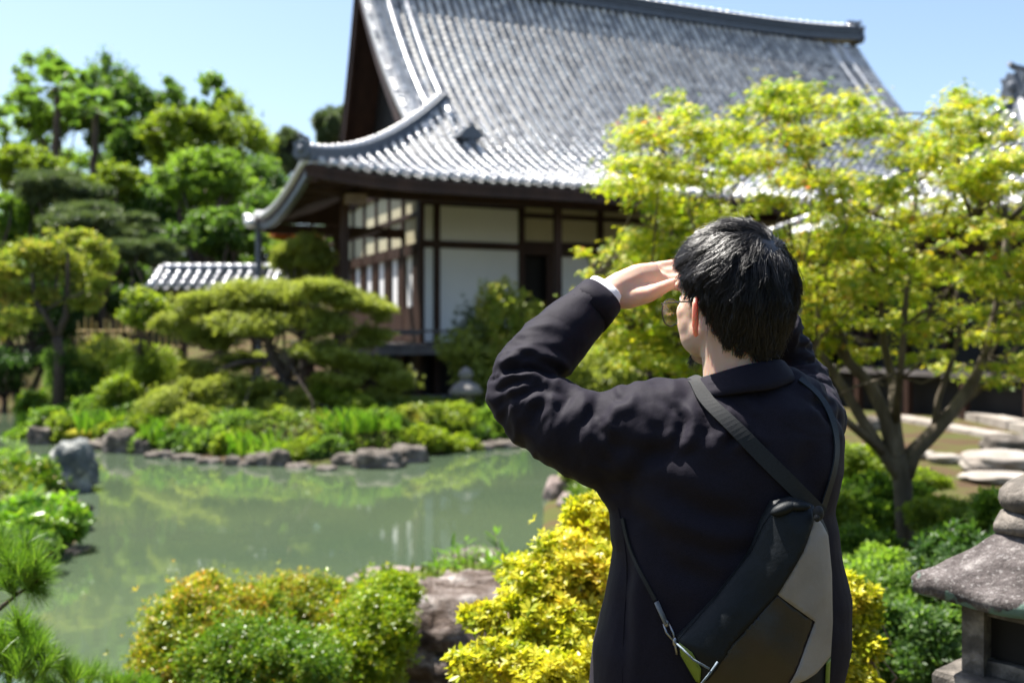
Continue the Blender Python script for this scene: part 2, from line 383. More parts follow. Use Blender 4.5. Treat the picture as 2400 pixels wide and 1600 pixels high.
def ground_z(X, Y):
    X = np.asarray(X, float); Y = np.asarray(Y, float); d = sdist(X, Y)
    base = .02*np.sin(X*1.3)*np.cos(Y*.9)+.05
    base = base+.25*np.exp(-((X+4.0)**2/9+(Y-18.6)**2/3.2))
    base = base+.75*sstep(-5.0, -8.0, X)*sstep(20.5, 24, Y)
    base = base+4.0*sstep(30, 52, Y)*sstep(2, -10, X)+2.0*sstep(55, 90, Y)
    base = base-.05*sstep(4, 7, Y)*sstep(1, 3, X)
    base = base-.44*sstep(2.6, 4.0, Y)*(1-sstep(9, 11.5, Y))*(1-sstep(.5, 1.5, X))
    up = WZ+.05+(base-WZ-.05)*sstep(0, .75, d)
    return np.where(d > 0, up, WZ+.05-.8*sstep(0, .9, -d))
def gz(x, y): return float(ground_z(np.array([x]), np.array([y]))[0])
def grid(name, xs, ys, m):
    X, Y = np.meshgrid(xs, ys); Z = ground_z(X, Y)
    V = np.stack([X, Y, Z], -1).reshape(-1, 3); nx, ny = len(xs), len(ys)
    i, j = np.meshgrid(np.arange(nx-1), np.arange(ny-1)); a = (j*nx+i).ravel()
    return mesh_obj(name, V, np.stack([a, a+1, a+nx+1, a+nx], 1), m, None, True)
xs = np.concatenate([-np.geomspace(400, 22, 14), np.arange(-20, 14, .2), np.geomspace(15, 400, 14)])
ys = np.concatenate([-np.geomspace(60, 4, 8), np.arange(-3, 33, .2), np.geomspace(34, 600, 24)])
tag(grid('ground', xs, ys, M_SOIL), kind='structure')
m, n, out = newmat('murky_green_water'); L = n.links.new
tc = n.nodes.new('ShaderNodeTexCoord'); nz = n.nodes.new('ShaderNodeTexNoise'); nz.inputs['Scale'].default_value = .35; nz.inputs['Detail'].default_value = 3
L(tc.outputs['Object'], nz.inputs['Vector']); rp = ramp(n, [(.3, (.050, .074, .046)), (.7, (.070, .094, .054))]); L(nz.outputs['Fac'], rp.inputs[0])
p = n.nodes.new('ShaderNodeBsdfPrincipled'); L(rp.outputs[0], p.inputs['Base Color']); p.inputs['Roughness'].default_value = .04; p.inputs['IOR'].default_value = 1.6; p.inputs['Specular IOR Level'].default_value = .9
n2 = n.nodes.new('ShaderNodeTexNoise'); n2.inputs['Scale'].default_value = 2.2; n2.inputs['Detail'].default_value = 3; L(tc.outputs['Object'], n2.inputs['Vector'])
bp = n.nodes.new('ShaderNodeBump'); bp.inputs['Strength'].default_value = .035; bp.inputs['Distance'].default_value = .05; L(n2.outputs['Fac'], bp.inputs['Height']); L(bp.outputs[0], p.inputs['Normal'])
L(p.outputs[0], out.inputs[0])
x0, y0 = POND.min(0)-.5; x1, y1 = POND.max(0)+.5
tag(mesh_obj('pond_water', [(x0, y0, WZ), (x1, y0, WZ), (x1, y1, WZ), (x0, y1, WZ)], [[0, 1, 2, 3]], m), kind='structure')

# ============================================================ TEMPLE HALL
CC = np.array([-1.903, 24.0]); th_ = R(24); U = np.array([math.cos(th_), math.sin(th_)]); Vv = np.array([-math.sin(th_), math.cos(th_)])
def L3(a, b, z, C=CC):
    q = C+a*U+b*Vv; return np.array([q[0], q[1], z])
U3 = np.array([U[0], U[1], 0]); V3 = np.array([Vv[0], Vv[1], 0]); Z3 = np.array([0, 0, 1.])
def lbox(mb, a0, a1, b0, b1, z0, z1, C=CC): return mb.box(L3(a0, b0, z0, C), U3*(a1-a0), V3*(b1-b0), Z3*(z1-z0))
def part(name, m, parent, *boxes, C=CC, label=None):
    mb = MB()
    for q in boxes: lbox(mb, *q, C=C)
    o = mb.build(name, m, parent)
    if label: o['label'] = label
    return o
hall = thing('temple_hall', 'dark timber temple hall with white panels and sweeping grey tiled roof across the pond', 'temple', L3(0, 0, 0))
E = 3.96; LA = 16.0; BR = 4.03
# --- roof
def zs(s): return 4.62+.28*s+.0728*s*s
TL = .245; TP = .262
def cover_template(r=.083, L=TL*1.10, n=7):
    V = []
    for k, (y, rr) in enumerate(((0, r), (L, r*.70))):
        for i in range(n):
            t = math.pi*i/(n-1); V.append((math.cos(t)*rr, y, math.sin(t)*rr*1.05+(.020 if k == 0 else 0)))
    F = [[i, i+1, n+i+1, n+i] for i in range(n-1)]
    V.append((0, 0, 0)); F += [[2*n, i+1, i, i] for i in range(n-1)]
    return np.array(V), F
def round_tile_mesh():
    V, F = cover_template(); F = [f if f[2] != f[3] else f[:3] for f in F]
    me = bpy.data.meshes.new('roof_tile'); me.from_pydata([tuple(v) for v in V], [], F)
    me.polygons.foreach_set('use_smooth', [True]*len(me.polygons)); me.materials.append(M_TILE_OBJ); me.update(); return me
TILE_ME = round_tile_mesh()
def slope_tiles(parent, O, A, B, a_lo, a_hi, amin, amax, smax, zf, ntop, lift=lambda a: 0, pitch=TP, tl=TL, seed=1, near=(0, 0, 1.55), objmax=300, pans=True):
    """tiled slope. O plan origin (eave line), A along eave, B inward. amin/amax functions of s."""
    r = np.random.default_rng(seed)
    # rows by arc length
    ss = [0.0]
    while ss[-1] < smax:
        s = ss[-1]; d = (zf(s+.01)-zf(s))/.01; ss.append(s+tl/math.sqrt(1+d*d))
    frames = []; pv = []; pf = []
    ncol = int((a_hi-a_lo)/pitch)
    for c in range(ncol+1):
        a = a_lo+c*pitch; wob = r.normal()*.006
        for k in range(len(ss)-1):
            s0, s1 = ss[k], ss[k+1]
            if a < amin(s0+.05) or a > amax(s0+.05): continue
            lf = lambda s: lift(a)*max(0, 1-s/3.5)
            p0 = O+A*(a+wob)+B*s0; p0 = np.array([p0[0], p0[1], zf(s0)+lf(s0)]); p1 = O+A*(a+wob)+B*s1; p1 = np.array([p1[0], p1[1], zf(s1)+lf(s1)])
            y = p1-p0; y /= np.linalg.norm(y); x = np.array([A[0], A[1], 0.]); x = x+np.array([0, 0, (lift(a+.1)-lift(a))/.1*max(0, 1-s0/3.5)]); x /= np.linalg.norm(x); x = x-y*np.dot(x, y); x /= np.linalg.norm(x); z = np.cross(x, y)
            if z[2] < 0: z = -z; x = -x
            frames.append((p0+z*(.035+r.normal()*.004), x, y, z, s0 == 0))
            if pans and a+pitch <= amax(s0+.05)+.2:
                b = len(pv); g = z*(.018 if True else 0)
                ln = np.linalg.norm(p1-p0)
                for yy, up in ((-.02, .03), (ln, .0)):
                    for xx, dz in ((.03, .015), (pitch*.5, -.02), (pitch-.03, .015)):
                        pv.append(p0+x*xx*(1 if True else 1)+y*yy+z*(up+dz-.01))
                pf += [[b, b+1, b+4, b+3], [b+1, b+2, b+5, b+4]]
                # step face
                b2 = len(pv)
                for xx, dz in ((.03, .015), (pitch*.5, -.02), (pitch-.03, .015)): pv.append(p0+x*xx-y*.02+z*(dz-.01))
                pf += [[b2, b2+1, b+1, b], [b2+1, b2+2, b+2, b+1]]
    d = np.array([np.linalg.norm(f[0]-np.array(near)) for f in frames]); order = np.argsort(d)
    op = org(parent)
    for i in order[:objmax]:
        p, x, y, z, e = frames[i]; o = bpy.data.objects.new('roof_tile', TILE_ME); COL.objects.link(o); o.parent = parent
        M = Matrix(((x[0], y[0], z[0], p[0]-op[0]), (x[1], y[1], z[1], p[1]-op[1]), (x[2], y[2], z[2], p[2]-op[2]), (0, 0, 0, 1))); o.matrix_local = M
    rest = order[objmax:]
    if len(rest):
        TV, TF = cover_template(); P = np.array([frames[i][0] for i in rest]); M = np.array([np.stack(frames[i][1:4], 1) for i in rest])
        V = np.einsum('nij,kj->nki', M, TV)+P[:, None, :]; TFa = [f if f[2] != f[3] else f[:3] for f in TF]
        # all quads (degenerate cap kept as tri list)
        q = np.array([f for f in TFa if len(f) == 4]); tcap = [f for f in TFa if len(f) == 3]
        k = len(TV); Fq = (q[None]+(np.arange(len(rest))*k)[:, None, None]).reshape(-1, 4)
        tri = np.array(tcap); Ft = (tri[None]+(np.arange(len(rest))*k)[:, None, None]).reshape(-1, 3)
        tris = np.vstack([Fq[:, [0, 1, 2]], Fq[:, [0, 2, 3]], Ft])
        o = mesh_obj('round_tiles', V.reshape(-1, 3), tris, M_TILE, parent, True); o['kind'] = 'stuff'
    if pans and pv:
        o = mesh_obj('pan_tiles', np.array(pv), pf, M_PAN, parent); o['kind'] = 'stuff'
def slope_sheet(mb, O, A, B, rows, thick=.12):
    """closed underlayer: rows list of (s, a0, a1, z0, z1)"""
    V = []
    for s, a0, a1, z0, z1 in rows:
        for a, z in ((a0, z0), (a1, z1)):
            q = O+A*a+B*s; V.append((q[0], q[1], z-.03)); V.append((q[0], q[1], z-.03-thick))
    F = []
    for i in range(len(rows)-1):
        b = i*4; F += [[b, b+2, b+6, b+4], [b+1, b+5, b+7, b+3], [b, b+4, b+5, b+1], [b+2, b+3, b+7, b+6]]
    F += [[0, 1, 3, 2], [len(V)-4, len(V)-2, len(V)-1, len(V)-3]]
    mb.add(V, F)
roofO = CC-Vv*E
roof = MB()
def lift_front(a):
    l = 0.
    if a < -1.6: l += .17*((-1.6-a)/2.36)**1.6
    if a > LA+1.6: l += .3*((a-LA-1.6)/2.36)**1.6
    return l
AG = -.82
def amin(s): return -E+s if s < E+AG else AG
def amax(s): return LA+E-s if s < E+AG else LA-AG
rows = []
NS = 22
for i in range(NS):   # several short strips across to follow the lifted corners
    pass
def sheet_cells(mb, O, A, B, smax, amin, amax, lift, zf, na=26, nsn=22, thick=.1, zoff=-.03):
    V = []; 
    for i in range(nsn+1):
        s = smax*i/nsn; a0, a1 = amin(s), amax(s)
        for j in range(na+1):
            t = j/na; t = .5-.5*math.cos(math.pi*t) if na > 3 else t; a = a0+(a1-a0)*t; q = O+A*a+B*s; V.append((q[0], q[1], zf(s)+lift(a)*max(0, 1-s/3.5)+zoff))
    k = len(V); V += [(x, y, z-thick) for x, y, z in V]; w = na+1; F = []
    for i in range(nsn):
        for j in range(na):
            p = i*w+j; F += [[p, p+1, p+w+1, p+w], [k+p, k+p+w, k+p+w+1, k+p+1]]
    for j in range(na): F += [[j, k+j, k+j+1, j+1], [nsn*w+j, nsn*w+j+1, k+nsn*w+j+1, k+nsn*w+j]]
    for i in range(nsn): F += [[i*w, (i+1)*w, k+(i+1)*w, k+i*w], [i*w+na, k+i*w+na, k+(i+1)*w+na, (i+1)*w+na]]
    mb.add(V, F)
SM = E+BR
sheet_cells(roof, roofO, U, Vv, SM, amin, amax, lift_front, zs)
# rear slope (mirror) and side skirt
RF = .5
rearO = CC+Vv*(BR+RF*(BR+E))
sheet_cells(roof, rearO, U, -Vv*RF, SM, lambda s: amin(s) if s > E+AG else AG, amax, lambda a: 0, zs, 8, 14)
roof_o = roof.build('roof', M_WOOD, hall)
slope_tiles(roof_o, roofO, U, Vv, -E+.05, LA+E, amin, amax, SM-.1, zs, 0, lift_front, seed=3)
# --- side skirt roof with the sagging eave
SIDE_L = 5.3
def zside(s, t):
    """s inward from the side eave, t along it from the front corner"""
    u = np.clip(t/3.9, 0, 1); e = 4.79-.58*(1-(1-u)**1.7)+.12*max(0, (t-4.3))/1.0
    w = min(1, s/3.4); return e*(1-w)+zs(s)*w if s < 3.4 else zs(s)
sk = MB(); V = []; na, nb = 16, 10
for i in range(nb+1):
    s = (E+AG+.45)*i/nb
    for j in range(na+1):
        t0 = s; t = t0+(SIDE_L-t0)*j/na; q = CC-U*E-Vv*E+U*s+Vv*t; V.append((q[0], q[1], zside(s, t)-.02))
k = len(V); V += [(x, y, z-.12) for x, y, z in V]; w = na+1; F = []
for i in range(nb):
    for j in range(na): p = i*w+j; F += [[p, p+w, p+w+1, p+1], [k+p, k+p+1, k+p+w+1, k+p+w]]
for j in range(na): F += [[j, j+1, k+j+1, k+j]]
for i in range(nb): F += [[i*w+na, (i+1)*w+na, k+(i+1)*w+na, k+i*w+na]]
sk.add(V, F); side_roof = sk.build('side_roof', M_WOOD, hall)
sv = []; sf = []
frs = []
for c in range(int(SIDE_L/TP)+1):
    t = .05+c*TP; s = 0
    while s < min(t, 3.7)-.1:
        s2 = s+TL*.95
        q0 = CC-U*E-Vv*E+U*s+Vv*t; q1 = CC-U*E-Vv*E+U*s2+Vv*t
        p0 = np.array([*q0, zside(s, t)]); p1 = np.array([*q1, zside(s2, t)]); y = p1-p0; y /= np.linalg.norm(y); x = -V3.copy(); z = np.cross(x, y)
        if z[2] < 0: x = -x; z = -z
        frs.append((p0+z*.02, x, y, z)); s = s2
TV, TF = cover_template(); sv = []; sf = []
for p, x, y, z in frs:
    b = len(sv); Mx = np.stack([x, y, z], 1); sv += [p+Mx@v for v in TV]; sf += [[q+b for q in (f if f[2] != f[3] else f[:3])] for f in TF]
o = mesh_obj('round_tiles', np.array(sv), sf, M_TILE, side_roof, True); o['kind'] = 'stuff'
# --- eave fascia under the tiles, rafters, soffit beams
fa = MB()
aa = np.linspace(-E+.04, LA+E-.04, 40)
V = []
for a in aa:
    for b, dz in ((.03, -.10), (.03, -.28), (.16, -.28), (.16, -.10)):
        q = roofO+U*a+Vv*b; V.append((q[0], q[1], zs(0)+lift_front(a)+dz))
F = []
for i in range(len(aa)-1):
    b = i*4; F += [[b+j, b+(j+1) % 4, b+4+(j+1) % 4, b+4+j] for j in range(4)]
F += [[0, 1, 2, 3], [len(V)-4, len(V)-1, len(V)-2, len(V)-3]]
fa.add(V, F); fa.build('eave_board', M_WOOD, roof_o)
eb = MB(); V = []
tt = np.linspace(0.05, SIDE_L, 24)
for t in tt:
    for s, dz in ((.03, -.04), (.03, -.22), (.16, -.22), (.16, -.04)):
        q = CC-U*E-Vv*E+U*s+Vv*t; V.append((q[0], q[1], zside(0, t)+dz-.06))
F = []
for i in range(len(tt)-1):
    b = i*4; F += [[b+j, b+(j+1) % 4, b+4+(j+1) % 4, b+4+j] for j in range(4)]
F += [[0, 1, 2, 3], [len(V)-4, len(V)-1, len(V)-2, len(V)-3]]
eb.add(V, F); eb.build('eave_board', M_RIDGE, side_roof)
# eave edge of the flat lower tiles, and side edge roll
mb = MB(); P = [L3(-E+.02, -E+t, zside(0, t)+.02) for t in np.linspace(0, SIDE_L, 20)]; mb.tube(P, .085, 8); mb.build('eave_roll_tile', M_TILE, side_roof, True)
rf = MB()
for a in np.arange(-E+.6, LA+E-.5, .42):
    zz0 = zs(.25)+lift_front(a)-.28; q0 = roofO+U*a+Vv*.2; e1 = min(4.1, 4.1 if a > -.2 else E+a+.0)
    if a > LA: e1 = min(e1, LA+E-a)
    if e1 < .5: continue
    q1 = roofO+U*a+Vv*e1; z1 = 4.35+.24*e1
    d = np.array([*(q1-q0), z1-zz0]); rf.box(np.array([*q0, zz0])-U3*.04, U3*.08, d, Z3*.10)
o = rf.build('rafters', M_WOOD, roof_o); o['kind'] = 'stuff'
rf = MB()
for t in np.arange(.5, SIDE_L, .42):
    q0 = CC-U*E-Vv*E+U*.15+Vv*t; q1 = CC-U*E-Vv*E+U*min(t, 3.4)+Vv*t
    if t < .6: continue
    z0 = zside(.1, t)-.25; z1 = zside(min(t, 3.4), t)-.35; rf.box(np.array([*q0, z0])-V3*.04, V3*.08, np.array([*(q1-q0), z1-z0]), Z3*.10)
o = rf.build('rafters', M_WOOD, side_roof); o['kind'] = 'stuff'
# hip rafter and its pale end block
hr = MB(); q0 = L3(-E+.15, -E+.15, 4.42); q1 = L3(.1, .1, 5.3); d = q1-q0; s_ = (U3-V3)*.1; hr.box(q0-s_, s_*2, d, Z3*.2); hip_rafter = hr.build('hip_rafter', M_WOOD, hall)
mb = MB(); q = L3(-2.9, -3.0, 4.17); mb.box(q, U3*.42, V3*.25, Z3*.20); mb.build('bracket_block', surf('pale_bracket', [(.3, (.16, .11, .09)), (.7, (.27, .2, .17))], 6, .8), hall)
# --- eave beams on the verandah posts
part('eave_beam', M_WOOD, hall, (-2.75, LA+2.6, -2.2, -1.98, 4.42, 4.62))
part('eave_beam', M_WOOD, hall, (-1.80, -1.66, -1.3, 8.0, 3.80, 3.92))
part('eave_beam', M_WOOD, hall, (-E+.2, -.3, 1.32, 1.52, 3.93, 4.16))
mb = MB(); mb.prism([(-E+.15, 4.17), (-1.75, 4.17), (-1.75, 5.25), (-E+2.0, 5.2), (-E+1.0, 4.72), (-E+.15, 4.36)], L3(0, SIDE_L-E-.06, 0), U3, Z3, V3*.06); mb.build('rear_gable_skirt', M_WOOD, hall)
# --- hip ridge, top ridge, verges
def swept(mb, P, side, w, h, zoff):
    """box section swept along P; side = horizontal unit vector per point"""
    V = []
    for p, sd_ in zip(P, side):
        p = np.array(p)+Z3*zoff; V += [p-sd_*w/2, p+sd_*w/2, p+sd_*w/2+Z3*h, p-sd_*w/2+Z3*h]
    F = []
    for i in range(len(P)-1):
        b = i*4; F += [[b+j, b+(j+1) % 4, b+4+(j+1) % 4, b+4+j] for j in range(4)]
    F += [[0, 1, 2, 3], [len(V)-1, len(V)-2, len(V)-3, len(V)-4]]; mb.add(V, F)
def ridge(parent, P, layers, capr, m=M_RIDGE, seg=.25, capname='ridge_cap_tile', sides=None):
    P = [np.array(p, float) for p in P]
    S = []
    for i in range(len(P)):
        t = P[min(i+1, len(P)-1)]-P[max(i-1, 0)]; s = np.array([-t[1], t[0], 0]); S.append(s/np.linalg.norm(s))
    z = 0
    for w, h in layers:
        mb = MB(); swept(mb, P, S, w, h, z); mb.build('ridge_course', m, parent); z += h
    # cap tiles along the crest
    L_ = [0]
    for i in range(1, len(P)): L_.append(L_[-1]+np.linalg.norm(P[i]-P[i-1]))
    n = int(L_[-1]/seg)
    for i in range(n):
        a, b = i*seg, (i+1.08)*seg
        f = lambda q: np.array([np.interp(q, L_, [p[c] for p in P]) for c in range(3)])+Z3*(z+.0)
        mb = MB(); mb.tube([f(a), f(min(b, L_[-1]))], [capr, capr*.88], 8); mb.build(capname, M_TILE, parent, True)
hipP = []
for g in np.linspace(-E-.02, .34, 12):
    s = g+E; zz = zs(s)+lift_front(g)*max(0, 1-s/3.5); hipP.append(L3(g, g, zz+.0))
ridge(roof_o, hipP, [(.30, .10), (.22, .04), (.27, .04), (.20, .04), (.25, .04)], .085)
def onigawara(parent, c, fwd, up=1.0, s=1.0, m=M_RIDGE):
    """demon-tile style end plate: rounded shield with horns, given forward dir"""
    fwd = np.array([fwd[0], fwd[1], 0]); fwd /= np.linalg.norm(fwd); sd_ = np.array([-fwd[1], fwd[0], 0]); mb = MB()
    poly = [(-.22, 0), (-.30, .12), (-.24, .3), (-.30, .48), (-.20, .44), (-.12, .56), (0, .5), (.12, .56), (.20, .44), (.30, .48), (.24, .3), (.30, .12), (.22, 0)]
    poly = [(u*s, w*s) for u, w in poly]; mb.prism(poly, c, sd_, Z3, fwd*.1*s)
    mb.ell(np.array(c)+fwd*.12*s+Z3*.24*s, (.10*s, .08*s, .12*s), nu=10, nv=8)
    mb.tube([np.array(c)+Z3*.62*s-fwd*.3*s, np.array(c)+Z3*.64*s+fwd*.05*s, np.array(c)+Z3*.70*s+fwd*.2*s], [.07*s, .07*s, .05*s], 8)
    mb.build('ridge_end_tile', m, parent)
onigawara(roof_o, L3(-E-.05, -E-.05, zs(0)+.17+.05), -(U+Vv), s=.62)
onigawara(roof_o, L3(.40, .40, zs(4.3)+.02), (U+Vv), s=.45)
RZ = zs(SM)
topP = []
for a in np.linspace(AG, LA-AG+.1, 18):
    d = (a-LA/2)/(LA/2+.6); topP.append(L3(a, BR, RZ-.12+.22*d**4))
ridge(roof_o, topP, [(.62, .16), (.46, .05), (.56, .05), (.44, .06), (.54, .05), (.42, .06), (.50, .05)], .14, seg=.3)
onigawara(roof_o, L3(LA-AG+.12, BR, RZ+.05), U, s=1.15)
onigawara(roof_o, L3(AG-.05, BR, RZ+.05), -U, s=1.15)
# verge: short tiles laid across the edge, and two descending ridges
for (av, sgn) in ((AG, 1), (LA-AG, -1)):
    s = E+AG+.1; k = 0
    while s < SM-.2:
        d = (zs(s+.01)-zs(s))/.01; p = roofO+U*av+Vv*s; p = np.array([*p, zs(s)+.05])
        mb = MB(); mb.tube([p-U3*.05*sgn, p+U3*.60*sgn+Z3*.0], [.078, .070], 8); mb.build('verge_tile', M_TILE, roof_o, True)
        s += .19/math.sqrt(1+d*d)*1.0
    for off, rr, hh in ((.68, .075, .10), (1.2, .075, .08)):
        P = [np.array([*(roofO+U*(av+sgn*off)+Vv*s), zs(s)+hh]) for s in np.linspace(E+AG+.5, SM-.1, 18)]
        mb = MB(); mb.tube(P, rr, 8); mb.build('descending_ridge', M_TILE, roof_o, True)
        sm = MB(); S_ = [U3]*len(P); swept(sm, P, S_, .34, .09, -.12); sm.build('descending_ridge_base', M_RIDGE, roof_o)
# gable: bargeboards and recessed wall
for bs in (1, -1):
    for av in (AG+.05, LA-AG-.15):
        V = []; n_ = 16
        for s in np.linspace(E+AG-.3, SM-.02, n_):
            b = -E+s; b = b if bs == 1 else BR+RF*(BR-b)
            for da in (0, .1):
                for dz in (-.16, -.68): V.append(L3(av+da, b, zs(s)+dz))
        F = []
        for i in range(n_-1):
            q = i*4; F += [[q, q+1, q+5, q+4], [q+2, q+6, q+7, q+3], [q, q+4, q+6, q+2], [q+1, q+3, q+7, q+5]]
        F += [[0, 2, 3, 1], [len(V)-4, len(V)-3, len(V)-1, len(V)-2]]
        mesh_obj('bargeboard', np.array(V), F, M_WOOD, roof_o)
V = []
for av in (.15, LA-.15):
    mb = MB(); pts = [(b, zs(E+b)-.2) for b in np.linspace(-.4, BR, 10)]; pts += [(BR+RF*(BR-b), z) for b, z in pts[::-1][1:]]
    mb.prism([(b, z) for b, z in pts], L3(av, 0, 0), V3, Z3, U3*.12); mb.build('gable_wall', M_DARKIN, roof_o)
mb = MB(); mb.prism([(.3, 6.9), (.75, 6.9), (1.1, 7.9), (.9, 7.9)], L3(.08, 0, 0), V3, Z3, U3*.04); mb.build('gable_plaster', M_PAPER, roof_o)
# snow guard / small vent dragon tile on the slope
q = roofO+U*(-.85+.0)+Vv*1.0
vp = None
def front_pt(px, py):
    """point on the front roof surface seen at that place"""
    best = None
    for s in np.linspace(0, SM, 400):
        b = -E+s; lo = (px-1200)/FP
        # solve a
        a = (lo*(CC[1]+b*Vv[1])-(CC[0]+b*Vv[0]))/(U[0]-lo*U[1]); P = L3(a, b, zs(s)); py2 = HY-(P[2]-CAMZ)*FP/P[1]
        if best is None or abs(py2-py) < best[0]: best = (abs(py2-py), P)
    return best[1]
P = front_pt(1102, 350)
mb = MB(); mb.box(P-U3*.17-Z3*.1, U3*.34, V3*.34, Z3*.42); mb.prism([(-.30, .28), (-.2,.42), (0, .56), (.2,.42), (.30, .28), (.22, .22), (-.22, .22)], P-V3*.14, U3, Z3, V3*.6); mb.ell(P+Z3*.12-V3*.06, (.12, .08, .14), nu=8, nv=6); mb.build('roof_ornament', M_RIDGE, roof_o)
# --- drainpipe at the far eave tip
mb = MB(); q = L3(-E+.05, SIDE_L-E-.05, 0); mb.tube([q+Z3*4.15, q+Z3*3.9, q+Z3*.5], .075, 8); mb.lathe(q+Z3*3.95, [(.08, 0), (.16, .14), (.16, .2)], 8); mb.build('drainpipe', M_RIDGE, hall)
mb = MB(); mb.tube([L3(-E-.3, SIDE_L-E+.02, 4.28), L3(-E+.1, SIDE_L-E, 4.2)], [.1, .12], 8); mb.ell(L3(-E-.15, SIDE_L-E-.1, 4.14), (.16, .16, .13), nu=10, nv=8); mb.build('eave_end_tile', M_TILE, side_roof, True)
# --- walls: posts, rails, panels on the front
FZ = 1.32
posts_a = [0.08+2.25*i for i in range(8)]
for a in posts_a: part('post', M_WOOD, hall, (a-.075, a+.075, -.075, .075, .1, 5.3))
part('post', M_WOOD, hall, (-.36, -.24, -.06, .06, .1, 5.3))
for a0, a1 in zip([-.24]+[p+.075 for p in posts_a[:-1]], [posts_a[0]-.075]+[p-.075 for p in posts_a[1:]]):
    first = a1 < .1; second = .1 < a0 < .3
    part('frieze_panel', M_PLASTER, hall, (a0, a1, .02, .05, 4.78, 5.4))
    if first or second:
        part('rail', M_WOOD, hall, (a0, a1, -.06, .06, 4.62, 4.77)); part('upper_panel', M_PAPER, hall, (a0, a1, .0, .04, 3.78, 4.62))
        part('nageshi_rail', M_WOOD, hall, (a0, a1, -.09, .06, 3.60, 3.775)); part('wall_panel', M_PAPER, hall, (a0, a1, .0, .04, 1.34, 3.60))
    else:
        part('rail', M_WOOD, hall, (a0, a1, -.06, .06, 4.44, 4.55)); part('upper_panel', M_PLASTER, hall, (a0, a1, .02, .05, 3.85, 4.44))
        part('frieze_panel', M_PLASTER, hall, (a0, a1, .02, .05, 4.55, 4.777))
        part('nageshi_rail', M_WOOD, hall, (a0, a1, -.09, .06, 3.50, 3.845))
        part('sliding_door', M_WOOD, hall, (a0+.66, a0+.84, .03, .09, 1.36, 3.5)); part('sliding_screen', M_PAPER, hall, (a0+.86, a1-.02, .06, .10, 2.1, 3.5)); part('door_panel', M_WOOD, hall, (a0+.86, a1-.02, .05, .11, 1.36, 2.1))
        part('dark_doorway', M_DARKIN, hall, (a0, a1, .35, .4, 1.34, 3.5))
# scalloped hanging board under the eave
sc = MB(); poly = [(-1.0, .30)]; 
for i in range(60):
    x = -1.0+i*.3
    poly += [(x, .0), (x+.05, -.05), (x+.15, -.12), (x+.25, -.05)]
poly += [(17, 0), (17, .30)]; sc.prism(poly, L3(0, -.5, 4.84), U3, Z3, V3*.05); sc.build('scalloped_valance', M_WOOD, hall)
# --- side wall
nside = 6; bw = 1.2
for i in range(nside+1): part('post', M_WOOD, hall, (-.36, -.24, .08+i*bw, .20+i*bw, .1, 5.3))
for i in range(nside):
    b0, b1 = .2+i*bw, .08+(i+1)*bw
    mb = MB(); z0, z1 = 4.48, 5.2; w_ = b1-b0; pol = [(0, z0), (w_, z0), (w_, z1-.12), (w_*.8, z1), (w_*.2, z1), (0, z1-.12)]
    mb.prism(pol, L3(-.30, b0, 0), V3, Z3, U3*.04); mb.build('arched_panel', M_PLASTER, hall)
    part('rail', M_WOOD, hall, (-.37, -.25, b0, b1, 4.38, 4.475)); part('upper_panel', M_PLASTER, hall, (-.30, -.26, b0, b1, 3.72, 4.38))
    part('nageshi_rail', M_WOOD, hall, (-.40, -.24, b0, b1, 3.45, 3.717))
    part('sliding_screen', M_PAPER, hall, (-.30, -.27, b0+.38, b1-.16, 2.2, 3.45)); part('door_panel', M_WOOD, hall, (-.34, -.26, b0, b0+.37, 1.34, 3.45)); part('door_panel', M_WOOD, hall, (-.345, -.265, b0+.375, b1, 1.34, 2.195))
    part('door_panel', M_WOOD, hall, (-.34, -.26, b1-.155, b1, 2.2, 3.45))
part('gable_lintel', M_WOOD, hall, (-.40, -.24, .2, .2+nside*bw, 5.2, 5.6))
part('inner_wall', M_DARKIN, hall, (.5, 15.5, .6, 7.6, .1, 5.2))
part('side_wall', M_PLASTER, hall, (15.9, 16.1, .1, 8, .1, 5.5))
# --- verandah
nb_ = 0
for i in range(44):
    a = -1.75+i*.42
    part('verandah_board', M_FLOORW, hall, (a, a+.414, -1.35, -.07, 1.235+.002*(i % 3), 1.30+.002*(i % 3)))
for i in range(22):
    b = -.07+i*.4
    part('verandah_board', M_FLOORW, hall, (-1.75, -.42, b, b+.394, 1.235+.002*(i % 3), 1.30+.002*(i % 3)))
part('verandah_beam', M_FLOORW, hall, (-1.75, 16.8, -1.33, -1.2, 1.06, 1.232)); part('verandah_beam', M_FLOORW, hall, (-1.73, -1.6, -1.19, 8.2, 1.06, 1.232))
for a in np.arange(-1.6, 17, 2.25): part('verandah_post', M_WOOD, hall, (a, a+.13, -1.32, -1.22, .12, 1.055))
for b in np.arange(.8, 8.4, 2.4): part('verandah_post', M_WOOD, hall, (-1.72, -1.6, b, b+.12, .12, 1.055))
part('threshold', M_FLOORW, hall, (-1.7, -.42, -.3, -.2, 1.50, 1.58)); part('threshold', M_FLOORW, hall, (-1.7, 1.2, -1.28, -1.22, 1.56, 1.62))
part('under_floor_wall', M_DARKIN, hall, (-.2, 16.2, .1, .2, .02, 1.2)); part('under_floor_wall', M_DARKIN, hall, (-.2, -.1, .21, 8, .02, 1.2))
for i in range(14): part('foundation_stone', M_STONE, hall, (-1.9+i*1.35, -1.9+i*1.35+1.33, -1.6, -1.15, -.2, .13+.004*(i % 3)))
for a, b in ((-2.72, -2.1), (-2.72, 1.4), (2.3, -2.1), (6.8, -2.1), (11.3, -2.1)): part('verandah_column', M_WOOD, hall, (a-.08, a+.08, b-.08, b+.08, .05, 4.42 if b < 0 else 3.93))
P = W(790, 700, 24.6); mb = MB(); mb.abox(P[0]-.08, P[0]+.08, 24.5, 24.66, .1, 4.0); mb.build('verandah_column', M_WOOD, hall)

